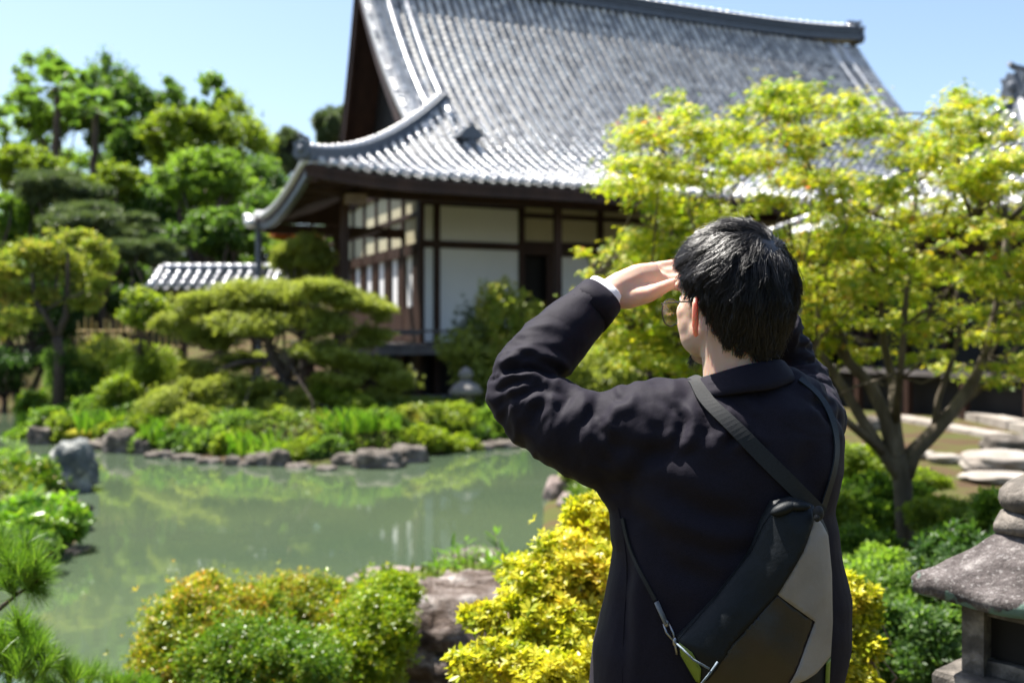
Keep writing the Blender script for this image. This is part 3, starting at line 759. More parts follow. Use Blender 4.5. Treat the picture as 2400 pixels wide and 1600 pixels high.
# ============================================================ SECOND HALL, right
C2 = np.array([10.2, 20.0])
wing = thing('temple_wing', 'lower temple wing with hipped grey tiled roof behind the maple at the right edge', 'temple', (C2[0], C2[1], 0))
def z2(s): return 3.55+.42*s+.09*s*s
D2 = 3.5
r2 = MB(); O2 = C2-U*D2+Vv*-D2
# side slope (faces left): eave runs along V
sheet_cells(r2, C2-U*D2, -Vv, U, D2, lambda s: -D2+s, lambda s: D2-s, lambda a: 0, z2, 6, 8)
# front slope: eave along U
sheet_cells(r2, C2-Vv*D2, U, Vv, D2, lambda s: -D2+s, lambda s: 9., lambda a: 0, z2, 6, 8)
sheet_cells(r2, C2+Vv*D2, U, -Vv, D2, lambda s: -D2+s, lambda s: 9., lambda a: 0, z2, 6, 8)
w_roof = r2.build('roof', M_WOOD, wing)
slope_tiles(w_roof, C2-U*D2, -Vv, U, -D2, D2, lambda s: -D2+s, lambda s: D2-s, D2-.15, z2, 0, seed=5, objmax=150)
slope_tiles(w_roof, C2-Vv*D2, U, Vv, -D2, 4, lambda s: -D2+s, lambda s: 4., D2-.15, z2, 0, seed=6, objmax=0)
q = lambda a, b, z: L3(a, b, z, C2)
for sg in (1, -1): ridge(w_roof, [q(-D2+s, sg*(D2-s), z2(s)) for s in np.linspace(0, D2, 8)], [(.26, .1), (.2, .05), (.24, .05)], .08)
ridge(w_roof, [q(0, 0, z2(D2)), q(4.5, 0, z2(D2)), q(9, 0, z2(D2))], [(.5, .15), (.4, .05), (.48, .05), (.38, .06), (.46, .05)], .12, seg=.3)
onigawara(w_roof, q(-.1, 0, z2(D2)+.1), -U, s=1.0)
part('wall_panel', M_WOOD, wing, (-2.0, -1.95, -2, 2, 2.6, 3.6), C=C2); part('inner_wall', M_DARKIN, wing, (-1.9, 8, -1.9, 1.9, .05, 3.6), C=C2)
for b in np.arange(-2, 2.1, 1.0): part('post', M_WOOD, wing, (-2.08, -1.96, b-.06, b+.06, .05, 3.7), C=C2)
part('rail', M_WOOD, wing, (-2.07, -1.96, -1.93, 1.93, 2.45, 2.595), C=C2); part('verandah_floor', M_FLOORW, wing, (-3.0, -2.1, -3, 3, .75, .85), C=C2); part('under_floor_wall', M_DARKIN, wing, (-2.6, -2.5, -2.8, 2.8, .0, .74), C=C2)
for b in np.arange(-2.6, 2.7, 1.3): part('verandah_post', M_WOOD, wing, (-2.98, -2.86, b, b+.12, 0, .748), C=C2)

# ============================================================ small roofed gate behind the pines
GY = 24.0; sc_ = GY/FP
gx0, gx1 = (372-1200)*sc_, (668-1200)*sc_; gzb = .62
gate = thing('garden_gate', 'small tiled garden gate roof on two dark posts behind the clipped pine', 'gate', ((gx0+gx1)/2, GY, gzb))
def zg(s): return 2.58+.62*s
gO = np.array([0, GY-.75]); gA = np.array([1., 0]); gB = np.array([0, 1.])
mb = MB(); mb.add([(gx0, GY-.75, 2.50), (gx1, GY-.75, 2.50), (gx1, GY, 2.96), (gx0, GY, 2.96), (gx0, GY-.75, 2.56), (gx1, GY-.75, 2.56), (gx1, GY, 3.03), (gx0, GY, 3.03), (gx0, GY+.75, 2.50), (gx1, GY+.75, 2.50), (gx1, GY+.75, 2.56), (gx0, GY+.75, 2.56)],
  [[0,3,2,1],[4,5,6,7],[0,1,5,4],[3,8,9,2],[7,6,10,11],[8,11,10,9],[0,4,7,3],[3,7,11,8],[1,2,6,5],[2,9,10,6]]); g_roof = mb.build('roof', M_WOOD, gate)
slope_tiles(g_roof, gO, gA, gB, gx0+.05, gx1, lambda s: gx0, lambda s: gx1, .72, zg, 0, seed=8, objmax=120, pitch=.245)
V = []
ridge(g_roof, [(gx0+.12, GY, 3.02), ((gx0+gx1)/2, GY, 3.02), (gx1-.18, GY, 3.02)], [(.2, .07), (.26, .05)], .085, seg=.245)
for s_ in (gx0+.08, gx1-.12):
    mb = MB(); mb.tube([(s_, GY-.76, 2.62), (s_, GY, 3.1)], .075, 8); mb.build('verge_tile', M_TILE, g_roof, True)
for px in (428, 600):
    x = (px-1200)*sc_; mb = MB(); mb.abox(x-.09, x+.09, GY-.09, GY+.09, gzb-.3, 2.5); mb.build('post', M_WOOD, gate)
mb = MB(); mb.abox(gx0+.2, gx1-.2, GY-.07, GY+.07, 2.32, 2.46); mb.build('beam', M_WOOD, gate)
# ============================================================ TREES beyond the pond
def CR(px, py, w, h, Y, dep=.8):
    c = W(px, py, Y); k = Y/FP; return c, np.array([w*k/2, max(w, h)*k/2*dep, h*k/2])
def T(name, label, cat, px, py, w, h, Y, ncl, nl, ls, lm, bx=None, **k):
    c, r = CR(px, py, w, h, Y); bX = W(bx, 0, Y)[0] if bx else c[0]
    z = gz(bX, Y)
    if Y > 41: py += h*.22; h *= 1.45; c, r = CR(px, py, w, h, Y); ncl = int(ncl*1.3); nl = int(nl*1.15)
    if Y > 29: ncl = int(ncl*3.2); nl = int(nl*1.75); k['clr'] = k.get('clr', .36)*.55; ls *= .88; k['flat'] = .85
    return tree(name, label, cat, (bX, Y, z), c, r, ncl, nl, ls*.92, lm, **k)
GR = 'trees on the slope behind the pond'
T('broadleaf_tree', 'tall airy light green tree at the upper left corner behind the palms', 'tree', 110, 190, 230, 190, 50, 22, 5200, .24, L_BRIGHT, group=GR, clr=.27, trunk=.16)
T('broadleaf_tree', 'tall round crowned green tree directly right of the two palms', 'tree', 265, 205, 200, 230, 52, 20, 8000, .25, L_MID, group=GR, clr=.32, trunk=.16)
T('broadleaf_tree', 'thin see-through tree low on the far left skyline', 'tree', 30, 290, 260, 150, 56, 16, 3600, .25, L_BRIGHT, group=GR, clr=.25, trunk=.2)
T('broadleaf_tree', 'dark green tree in the dip of the skyline', 'tree', 405, 240, 150, 170, 54, 16, 7000, .25, L_MID, group=GR, trunk=.16)
T('broadleaf_tree', 'tree whose curling light green top stands highest right of the dip', 'tree', 500, 215, 110, 150, 50, 12, 4200, .22, L_BRIGHT, group=GR, clr=.3, trunk=.2)
T('broadleaf_tree', 'broad lime green tree at the right end of the skyline beside the hall roof', 'tree', 555, 320, 210, 240, 46, 26, 10000, .22, L_LIME, group=GR, trunk=.16)
T('broadleaf_tree', 'lime green tree in the middle of the wooded slope', 'tree', 420, 300, 200, 150, 44, 18, 8000, .2, L_LIME, group=GR, trunk=.2)
T('broadleaf_tree', 'dark shaded tree beneath the round crown right of the palms', 'tree', 330, 350, 220, 170, 47, 20, 8000, .22, L_MID, group=GR, trunk=.2)
T('broadleaf_tree', 'green tree hanging over the roof corner at the right end of the slope', 'tree', 610, 430, 170, 200, 42, 20, 8000, .19, L_MID, group=GR, trunk=.2)
T('broadleaf_tree', 'big leafy bright green maple filling the slope left of the hall eave', 'tree', 480, 430, 280, 220, 33, 30, 14000, .15, L_BRIGHT, group=GR, trunk=.2, clr=.3)
T('broadleaf_tree', 'deep green maple under the bright one, just left of the drainpipe', 'tree', 530, 550, 260, 170, 31, 24, 11000, .14, L_MID, group=GR, trunk=.2, clr=.3)
T('broadleaf_tree', 'yellow green tree at the left edge above the grey pines', 'tree', 60, 400, 260, 140, 38, 20, 8500, .17, L_LIME, group=GR, trunk=.2, clr=.3)
T('broadleaf_tree', 'yellow green tree between the palms and the big maple', 'tree', 270, 430, 190, 120, 36, 16, 7000, .16, L_LIME, group=GR, trunk=.2, clr=.32)
T('broadleaf_tree', 'mid green tree at the left edge beside the orange leaved tree', 'tree', 20, 520, 200, 190, 30, 18, 7500, .14, L_BRIGHT, group=GR, trunk=.15, clr=.32)
T('broadleaf_tree', 'green tree low between the palm trunks, filling the gap', 'tree', 190, 400, 260, 150, 53, 20, 8000, .2, L_BRIGHT, group=GR, trunk=.2)
T('broadleaf_tree', 'shaded green tree low behind the curling light green one', 'tree', 500, 440, 300, 230, 52, 26, 11000, .22, L_MID, group=GR, trunk=.2)
T('broadleaf_tree', 'green tree behind the gate roof, low down', 'tree', 420, 590, 330, 170, 36, 22, 9000, .17, L_MID, group=GR, trunk=.2)
T('broadleaf_tree', 'green tree behind the orange leaved tree, low down', 'tree', 100, 620, 360, 190, 34, 24, 10000, .16, L_MID, group=GR, trunk=.2)
T('broadleaf_tree', 'green tree just behind the drainpipe and eave tip', 'tree', 620, 600, 200, 190, 38, 18, 7000, .17, L_BRIGHT, group=GR, trunk=.2)
T('broadleaf_tree', 'dark tree in the notch left of the deep green maple', 'tree', 370, 500, 240, 230, 37, 20, 8000, .18, L_MID, group=GR, trunk=.2)
T('broadleaf_tree', 'dark backing tree behind the grey pines', 'tree', 170, 520, 360, 260, 40, 24, 9000, .2, L_MID, group=GR, trunk=.2)
T('broadleaf_tree', 'dark backing tree behind the deep green maple', 'tree', 560, 520, 320, 260, 40, 24, 9000, .2, L_MID, group=GR, trunk=.2)
T('broadleaf_tree', 'dark evergreen in shade over the far left bank of the pond', 'tree', 40, 740, 300, 260, 27, 26, 12000, .12, L_DARK, group=GR, trunk=.12)
T('broadleaf_tree', 'dark evergreen behind the bamboo fence', 'tree', 230, 690, 260, 150, 29, 18, 8000, .13, L_DARK, group=GR, trunk=.12)
T('broadleaf_tree', 'dark evergreen behind the small gate roof', 'tree', 520, 700, 380, 160, 29, 22, 9000, .13, L_DARK, group=GR, trunk=.12)
T('broadleaf_tree', 'dark leafy tree between the orange leaved tree and the gate roof', 'tree', 290, 650, 170, 130, 31, 16, 7000, .13, L_MID, group=GR, trunk=.1)
T('broadleaf_tree', 'low dark evergreen at the far left water edge', 'tree', 10, 860, 260, 150, 26, 16, 9000, .10, L_DARK, group=GR, trunk=.08)
T('pine_tree', 'dark pine poking up on the skyline left of the hall gable', 'tree', 780, 285, 100, 110, 60, 14, 4200, .45, L_PINE, group=GR, T=T_TUFT, trunk=.2, clr=.36)
T('pine_tree', 'dark conifer low on the skyline touching the roof corner', 'tree', 668, 340, 80, 110, 58, 10, 3000, .4, L_PINE, group=GR, T=T_TUFT, trunk=.2)
T('pine_tree', 'grey green pine in the upper left below the palms', 'tree', 140, 450, 260, 120, 30, 16, 5200, .28, L_PINE, group='grey green pines on the slope', T=T_TUFT, trunk=.14, clr=.34, flat=.5)
T('pine_tree', 'grey green layered pine left of the gate roof', 'tree', 240, 530, 300, 110, 28, 16, 5200, .26, L_PINE, group='grey green pines on the slope', T=T_TUFT, trunk=.14, clr=.34, flat=.45)
T('pine_tree', 'lowest grey green pine pad reaching towards the gate roof', 'tree', 345, 590, 160, 80, 26, 9, 3200, .24, L_PINE, group='grey green pines on the slope', T=T_TUFT, trunk=.1, clr=.42, flat=.5)
T('clipped_pine', 'rounded clipped pine seen under the hall eave', 'tree', 708, 610, 150, 120, 21.6, 16, 7000, .13, L_PINEL, T=T_TUFT, trunk=.08, clr=.4)
T('rust_leaved_tree', 'rust orange leaved tree glimpsed under the hall eave above the clipped pine', 'tree', 700, 548, 190, 40, 36, 14, 2600, .14, L_RUST, trunk=.08)
T('broadleaf_tree', 'green tree behind the rust orange foliage under the eave', 'tree', 760, 600, 260, 200, 44, 16, 6000, .2, L_MID, group=GR, trunk=.2)
# unseen leaf mass added behind the viewer to darken the man's back and bag
hp = []
for i in range(46):
    a = math.radians(-8-164*(i+.5)/46); rr = 8.5+rng.uniform(-1.2, 1.8); hp.append(((rr*math.cos(a), rr*math.sin(a), rng.uniform(.8, 5.2)), (1.5, 1.3, 1.5)))
P, N = clump_points(hp, 420); tag(leaves('unseen_shade_woods', P, .26, T_DIAMOND, L_DARK, None, N*.5+[0, 0, .5], .9), kind='stuff')
# orange yellow small tree on the left bank
c, r_ = CR(110, 640, 290, 210, 20.5)
t = thing('orange_leaved_tree', 'small tree with golden orange new leaves and forked trunk left of the pond', 'tree', (W(135, 0, 20.5)[0], 20.5, gz(W(135, 0, 20.5)[0], 20.5)))
cl = []
for (px, py, w, h) in ((160,560,110,60),(220,590,90,60),(60,590,140,60),(30,640,120,60),(110,640,120,70),(200,650,110,70),(60,690,120,60),(240,620,60,60),(10,700,90,60),(150,610,150,60),(0,610,80,50),(100,590,100,50),(50,750,110,60),(195,715,90,60),(10,770,90,70),(110,700,90,50),(230,670,60,50),(-20,650,100,80)):
    a, b = CR(px, py, w, h, 20.5+rng.uniform(-.6, .6)); cl.append((a, b))
P, N = clump_points(subpads(cl, 6), 52, rng, .7, .8, .35); leaves('crown', P, .085, T_ROSE4, L_ORANGE, t, N*.5+[0, 0, .6], .9)
mb = MB(); b0 = W(137, 875, 20.5); b0[2] = gz(b0[0], 20.5)-.1; f0 = W(133, 790, 20.5)
mb.tube([b0, W(140, 830, 20.5), f0], [.14, .11, .10], 8); mb.tube([f0, W(112, 750, 20.4), W(80, 700, 20.4), W(75, 640, 20.3)], [.075, .06, .05, .03], 7); mb.tube([f0, W(155, 740, 20.6), W(158, 680, 20.6), W(160, 590, 20.5)], [.08, .07, .055, .03], 7)
for c_, q_ in cl[::2]: limb(mb, W(110+rng.uniform(-30, 50), 700, 20.5), c_, .035, .012, 4, .1, 6)
mb.build('trunk', M_BARK, t, True)
# two windmill palms
def palm(label, px, ybase, ytop, Y, seed):
    base = W(px, ybase, Y); top = W(px+3, ytop, Y); r = np.random.default_rng(seed)
    t = thing('palm_tree', label, 'palm tree', base, 'windmill palms on the slope')
    mb = MB(); P = [base+(top-base)*k/8+r.normal(size=3)*.04 for k in range(9)]; P[0] = base-np.array([0, 0, 2.5]); mb.tube(P, [.135+.03*(k % 2) for k in range(9)], 9); mb.build('trunk', M_BARK, t, True)
    for i in range(26):
        a = r.uniform(0, 6.28); el = r.uniform(-.5, 1.2); L_ = r.uniform(.8, 1.15); d = np.array([math.cos(a)*math.cos(el), math.sin(a)*math.cos(el), math.sin(el)])
        c = top+d*L_; V = []; F = []; sd_ = np.cross(d, [0, 0, 1.]); sd_ /= np.linalg.norm(sd_)+1e-9; up = np.cross(sd_, d)
        V += [top-sd_*.02, top+sd_*.02, c+sd_*.02, c-sd_*.02]; F += [[0, 1, 2], [0, 2, 3]]
        for j in range(15):
            an = (j-7)*.2; dd = d*math.cos(an)+sd_*math.sin(an); ln = .62*(1-.02*abs(j-7)); k = len(V); tip = c+dd*ln-np.array([0, 0, .16*abs(an)+.08]); w = np.cross(dd, up)*.035
            V += [c, c+dd*ln*.5+w, tip, c+dd*ln*.5-w]; F += [[k, k+1, k+2], [k, k+2, k+3]]
        mesh_obj('fan_leaf', np.array(V), np.array(F), L_MID, t)
    mb = MB()
    for i in range(5):
        a = r.uniform(0, 6.28); d = np.array([math.cos(a), math.sin(a), -.5]); mb.tube([top-Z3*.2, top+d*.3, top+d*.5-Z3*.3], [.05, .07, .03], 6)
    mb.build('flower_stalk', L_ORANGE, t)
palm('taller palm, the left one of the two dark trunks against the sky', 133, 375, 205, 46, 1)
palm('shorter palm, the right one of the two dark trunks', 222, 400, 255, 45, 2)
# bright round-leaved small tree left of the gate
T('glossy_leaved_tree', 'small bright glossy leaved tree standing just left of the gate roof', 'tree', 330, 722, 120, 130, 19.5, 14, 3600, .085, L_LIME, T=T_DIAMOND, trunk=.05, clr=.42)
# ============================================================ cloud-pruned pine on the bank
PY = 18.0
pine = thing('cloud_pruned_pine', 'wide cloud pruned pine with pale needle pads and twisted trunk in front of the hall', 'tree', W(665, 0, PY)*[1, 1, 0]+[0, 0, gz(W(665, 0, PY)[0], PY)])
cl = []
for (px, py, w, h, dy) in ((470,720,190,80,.3),(430,770,130,90,.6),(560,700,190,90,0),(650,690,200,80,.3),(745,690,180,80,-.2),(830,712,180,60,0),(890,730,90,50,0),(590,760,220,80,-.4),(700,750,180,80,.3),(780,765,150,70,-.2),
    (500,790,150,80,.4),(760,830,150,70,-.5),(860,800,120,70,.1),(830,850,150,70,-.3),(900,870,130,60,0),(940,900,100,60,-.2),(560,850,130,70,.5),(480,870,130,70,.2),(450,920,110,70,-.4),(560,920,200,90,-.6),(520,980,170,80,-.8),(620,970,180,90,-.8),(700,960,160,90,-.7),(780,900,130,60,-.5),(880,930,120,50,-.1),(660,1010,140,60,-1.0),(560,1005,150,60,-1.4),(470,985,120,60,-1.2),(740,1015,120,60,-1.3),(640,1040,120,45,-1.8),(800,985,110,50,-1.0)):
    a, b = CR(px, py, w, h, PY+dy, .6); cl.append((a, b))
P, N = clump_points(subpads(cl, 6, .45), 150, rng, .35, .7); leaves('needle_pads', P, .11, T_TUFT, L_PINEL, pine, N*.5+[0, 0, .8], .5)
mb = MB(); w_ = lambda x, y, d=0: W(x, y, PY+d)
mb.tube([w_(650, 985), w_(660, 930), w_(668, 880), w_(640, 840), w_(628, 800), w_(660, 750)], [.16, .14, .12, .10, .09, .05], 8)
mb.tube([w_(668, 880), w_(690, 845), w_(705, 800), w_(760, 760), w_(820, 730)], [.10, .085, .07, .05, .03], 7)
mb.tube([w_(668, 890), w_(720, 905), w_(800, 890), w_(860, 880)], [.07, .06, .045, .03], 7); mb.tube([w_(640, 840), w_(560, 850), w_(500, 870)], [.06, .05, .03], 7)
mb.tube([w_(628, 800), w_(540, 760), w_(470, 740)], [.06, .05, .03], 7); mb.tube([w_(655, 950), w_(560, 950), w_(520, 970)], [.07, .05, .03], 7)
for c_, q_ in cl[::2]: limb(mb, w_(665+rng.uniform(-40, 40), 830+rng.uniform(-60, 80)), c_, .03, .012, 4, .1, 5)
mb.build('trunk', M_BARK, pine, True)
# young conifer and yellow shrub in front of the hall wall
def mound(name, label, px, py, w, h, Y, n, ls, lm, cat='shrub', group=None, T_=T_ROSE4, stems=6, npad=1, shell=.12, spread=.6):
    c, q = CR(px, py, w, h, Y, .9); pads = [(c, q)]
    for i in range(npad-1):
        d = rng.normal(size=3)*q*.45; pads.append((c+d, q*rng.uniform(.5, .7)))
    b = np.array([c[0], c[1], gz(c[0], c[1])]); return shrub(name, label, cat, b, pads, n, ls, lm, T_, group, stems, spread, shell)
mound('young_conifer', 'blue green young conifer in front of the white wall panel', 1115, 800, 110, 170, 20.5, 1100, .12, L_PINE, 'tree', T_=T_TUFT, npad=5, spread=.9)
mound('yellow_tipped_shrub', 'loose yellow tipped shrub in front of the hall doorway', 1195, 780, 130, 170, 20.0, 2000, .085, L_ORANGE, npad=6, spread=1)
mound('green_shrub', 'loose green shrub below the yellow tipped one in front of the verandah', 1150, 870, 170, 110, 19.8, 2600, .08, L_PINEL, npad=6, spread=1)
mound('green_shrub', 'soft green shrub in the gap between the raised elbow and the maple', 1400, 880, 160, 110, 17.5, 2600, .08, L_PINEL, npad=6, spread=1)
# clipped azaleas and bank shrubs
BG = 'rounded clipped shrubs on the pond bank'
for (lab, px, py, w, h, Y, lm) in (
    ('large rounded yellow green clipped shrub in front of the bamboo fence', 340, 860, 145, 95, 19.8, L_LIME),
    ('small round golden green shrub left of the pine', 280, 925, 78, 72, 18.6, L_LIME),
    ('small rounded shrub with yellow top right of the pine trunk', 772, 925, 78, 62, 17.5, L_LIME),
    ('dark sided clipped shrub with lime top below the pine on its right', 835, 965, 85, 70, 17.2, L_LIME),
    ('wide golden green shrub left of the small stone lantern', 1040, 985, 130, 70, 17.8, L_LIME),
    ('low pale shrub between the orange tree and the big clipped shrub', 215, 960, 75, 55, 19.0, L_BRIGHT),
    ('low green shrub at the left tip of the island', 80, 955, 70, 70, 20.8, L_AZAG),
    ('dark green bush behind the island flowers', 180, 880, 120, 90, 21.0, L_MID),
    ('mustard toned bush behind the large clipped shrub', 250, 835, 150, 80, 21.0, L_ORANGE),
    ('low grey green pine bush beneath the clipped shrub', 410, 950, 150, 70, 17.6, L_PINEL),
    ('rounded lime shrub directly under the pine trunk', 655, 1000, 120, 70, 16.6, L_LIME),
    ('rounded mid green shrub left below the pine trunk', 560, 1005, 110, 65, 16.5, L_BRIGHT),
    ('rounded pale shrub at the shore left of the pine', 450, 1000, 110, 60, 16.9, L_PINEL),
    ('low round shrub behind the flat shore stones', 370, 985, 90, 60, 17.4, L_LIME),
    ('rounded shrub above the big brown boulder', 880, 1000, 110, 65, 16.7, L_BRIGHT),
    ('small golden ball of a shrub near the bend of the shore', 960, 990, 80, 60, 17.0, L_ORANGE),
    ('dark glossy bush beside the white bank flowers', 930, 1010, 110, 60, 16.9, L_MID)):
    mound('clipped_shrub', lab, px, py, w, h, Y, 3400, .05, lm, group=BG, npad=2)
# bank plants: leafy clumps (bright) along the island shore
k = 0
BP = 'leafy plants along the far shore'
PL = ['at the left tip of the island','second from the left tip of the island','third from the left tip, left of the rounded boulder','a little left of the rounded shore boulder','just left of the rounded shore boulder','right behind the rounded shore boulder','right of the rounded shore boulder','behind the upright pale stone','between the upright pale stone and the pine','left of the pine, above flat stones','left of the pine trunk, above flat dark stones','directly left below the pine trunk','lowest at the water below the pine','in shade beneath the pine pads','right below the pine trunk','just right of the pine trunk','behind the grey hump of rock','left of the small stone lantern','directly below the small stone lantern','just right of the small stone lantern','left of the man\'s elbow','last one before the man\'s elbow','on the lower left tip of the island','by the bend of the shore below the lantern','above the big brown boulder']
spots = [(95,940,60,20.5),(130,960,75,19.5),(165,985,70,18.6),(205,975,70,18.8),(245,990,60,18.2),(290,985,55,18.2),(330,985,60,18.0),(370,1010,75,17.2),(410,1005,80,17.0),(450,1015,80,16.8),(490,1020,70,16.6),(545,1020,70,16.4),(600,1035,60,16.0),
         (650,1045,50,15.9),(720,1035,60,16.0),(770,1030,70,16.0),(815,1020,70,16.3),(990,1000,55,17.0),(1100,1000,90,18.2),(1140,985,100,18.4),(1180,1000,80,18.8),(1230,1005,60,19.2),(70,1000,50,19.5),(1060,1020,50,17.4),(880,1040,50,16.6)]
names = ['at the island tip', 'beside the island tip', 'left of the round shore boulder', 'among the pond edge stones', 'below the clipped shrub', 'near the pine trunk', 'under the pine', 'right of the pine', 'near the small stone lantern']
for i, (px, py, h, Y) in enumerate(spots):
    py += 14; Y -= .25; h *= rng.uniform(.75, 1.1)
    c = W(px, py+h*.55, Y); c[2] = gz(c[0], c[1])-.05; hh = h*Y/FP*1.15
    if i % 4 == 0: o = blades('strap_leaf_plant', 'x', c, 150, hh*rng.uniform(.7, 1.1), .5, L_IRIS, 'plant', BP, .018)
    else: o = mound('leafy_plant', 'leafy plant on the far shore', px, py+16, 100, h*.9, Y-.1, 3000, .07, [L_MID, L_BRIGHT, L_LIME][i % 3], 'plant', BP, T_=T_ROSE4)
    tag(o, ('bright strap leaved clump ' if i % 4 == 0 else 'broad leaved clump ')+PL[i])
# bamboo fence
for i in range(17):
    px = 185+i*14.5; Y = 22.3+.1*math.sin(i); b = W(px, 835, Y); b[2] = gz(b[0], Y)-.1; mb = MB(); mb.tube([b, W(px+rng.normal()*2, 748+rng.uniform(-8, 8), Y)], .02, 6)
    if i == 0: fence = thing('bamboo_fence', 'low fence of thin bamboo stakes left of the gate', 'fence', b)
    mb.build('stake', surf('bamboo', [(.3, (.35, .24, .09)), (.7, (.5, .38, .16))], 4, .5), fence)
for z_ in (775, 812): mb = MB(); mb.tube([W(180, z_, 22.32), W(425, z_, 22.32)], .022, 6); mb.build('rail', MATS['bamboo'], fence)
# low ground cover on the banks
XX = rng.uniform(-14, 5, 70000); YY = rng.uniform(5.5, 24, 70000); dd = sdist(XX, YY); ok = (dd > .12) & (dd < 3.2) & (rng.uniform(size=70000) < np.where(dd < 1.3, 1, .55)); XX, YY, dd = XX[ok][:30000], YY[ok][:30000], dd[ok][:30000]
pt = np.stack([XX, YY, ground_z(XX, YY)+rng.uniform(.0, .10, len(XX))], 1)
o = leaves('ground_cover', pt, .085, T_ROSE4, leafmat('ground_cover_leaf', [(0, (.03, .08, .012)), (.45, (.09, .15, .02)), (.8, (.20, .24, .03)), (1, (.30, .20, .06))], .35, .5, .5, .6), None, None, .6); tag(o, kind='stuff')
# far-bank stones
RG = 'stones edging the far shore'
ROCKS = [(95,1005,50,70,.0),(140,1022,60,30,0),(205,1030,80,40,0),(282,1010,78,95,1),(335,1030,40,65,2),(385,1052,70,35,0),(440,1060,70,30,0),(490,1068,60,30,0),(545,1066,40,46,2),(610,1060,70,55,0),(655,1055,50,70,2),(765,1085,50,30,0),(815,1062,70,50,3),(890,1055,110,75,4),(955,1045,90,70,0),(1000,1040,60,35,0),(1055,1030,55,40,2),(1125,1035,60,36,0),(1180,1028,80,36,0),(1240,1025,60,30,0),(575,1075,40,30,0),(700,1080,60,28,0)]
rl = ['squat stone at the island tip', 'low flat dark stone right of the island tip', 'pale low stone below the mossy patch', 'largest rounded boulder of the left shore', 'upright pale stone right of the rounded boulder', 'flat stone below the strap leaves', 'flat dark stone in the left row', 'second flat stone in the row left of the pine', 'narrow upright stone below the pine', 'brown stone under the pine pads', 'light speckled stone under the pine trunk', 'small stone at the waterline right of the pine', 'grey hump left of the big brown boulder', 'big brown boulder right of the pine', 'rock behind and right of the big brown boulder', 'flat stone at the bend of the shore', 'pale upright stone below the stone lantern', 'flat grey stone right of the pale upright stone', 'wide flat stone left of the raised elbow', 'last stone of the shore before the sleeve', 'pebble sized stone at the waterline below the pine', 'thin flat stone at the waterline below the pine trunk']
for i, (px, py, w, h, s_) in enumerate(ROCKS):
    yb = py+h*.5; Y = (CAMZ-WZ)*FP/max(yb-HY, 60); Y = min(Y, 22); c = W(px, yb, Y); k = Y/FP; c[2] = WZ-.05
    rock('shore_stone', rl[i], c, (w*k*.5, w*k*.45, h*k*.85), i+3, M_ROCK, RG)
# standing rock in the pond
c = W(170, 1148, 12.72); rock('standing_pond_rock', 'upright grey rock with a white lichen top standing in the pond', c, (.27, .24, .66), 41, M_ROCKD, lumps=.32, sink=.08)
# mossy patch with soil on island
mb = MB(); a, b = CR(215, 1012, 150, 24, 18.2, 1); mb.ell(a, (b[0], .5, .13)); tag(mb.build('moss_patch', surf('golden_moss', [(.3, (.32, .25, .02)), (.7, (.22, .24, .02))], 3, .95, .6, 60, .1), None, True), kind='stuff')
# small stone lantern by the hall
t = thing('small_stone_lantern', 'small stone lantern with domed cap in front of the verandah', 'stone lantern', (W(1092, 0, 18.6)[0], 18.6, -.15))
lx = W(1092, 0, 18.6)[0]; mb = MB(); mb.lathe((lx, 18.6, .40), [(.30, 0), (.33, .05), (.24, .17), (.10, .26), (.09, .28)], 12); mb.build('roof', M_STONE, t, True)
mb = MB(); mb.lathe((lx, 18.6, .68), [(.07, 0), (.13, .05), (.14, .12), (.08, .2), (.01, .24)], 12); mb.build('finial', M_STONE, t, True)
mb = MB(); mb.lathe((lx, 18.6, -.3), [(.2, 0), (.2, .3), (.14, .4), (.14, .7)], 12); mb.build('firebox', M_STONE, t, True)

# ============================================================ left near shore
t_ = 'left edge of the pond'
rock('flat_bank_rock', 'flat topped grey rock at the left edge below the azaleas', (W(55, 0, 10.3)[0], 10.3, WZ-.05), (.62, .5, .46), 51, M_ROCK, layers=True, lumps=.22)
rock('flat_bank_rock', 'knobby end of the rock ledge above the glossy leaves at the left', (W(150, 0, 10.0)[0], 10.0, WZ-.05), (.2, .3, .36), 52, M_ROCK)
mound('azalea_shrub', 'orange tinged azalea above the flat rock at the left edge', 25, 1125, 190, 90, 11.3, 7000, .045, L_AZAG, npad=4, group='azaleas at the left edge')
mound('azalea_shrub', 'green azalea behind the orange tinged one at the far left', -40, 1095, 170, 70, 12.2, 4000, .045, L_BRIGHT, npad=3, group='azaleas at the left edge')
mound('glossy_ground_plant', 'glossy green leafy plant hanging over the water below the flat rock', 85, 1222, 190, 100, 9.2, 1300, .085, L_IRIS, 'plant', T_=T_ROSE, npad=5, shell=.3)
mound('dark_ground_plant', 'dark leafy undergrowth at the lower left behind the pine sprigs', -30, 1290, 230, 110, 8.2, 2600, .07, L_MID, 'plant', T_=T_ROSE, npad=5, shell=.3)
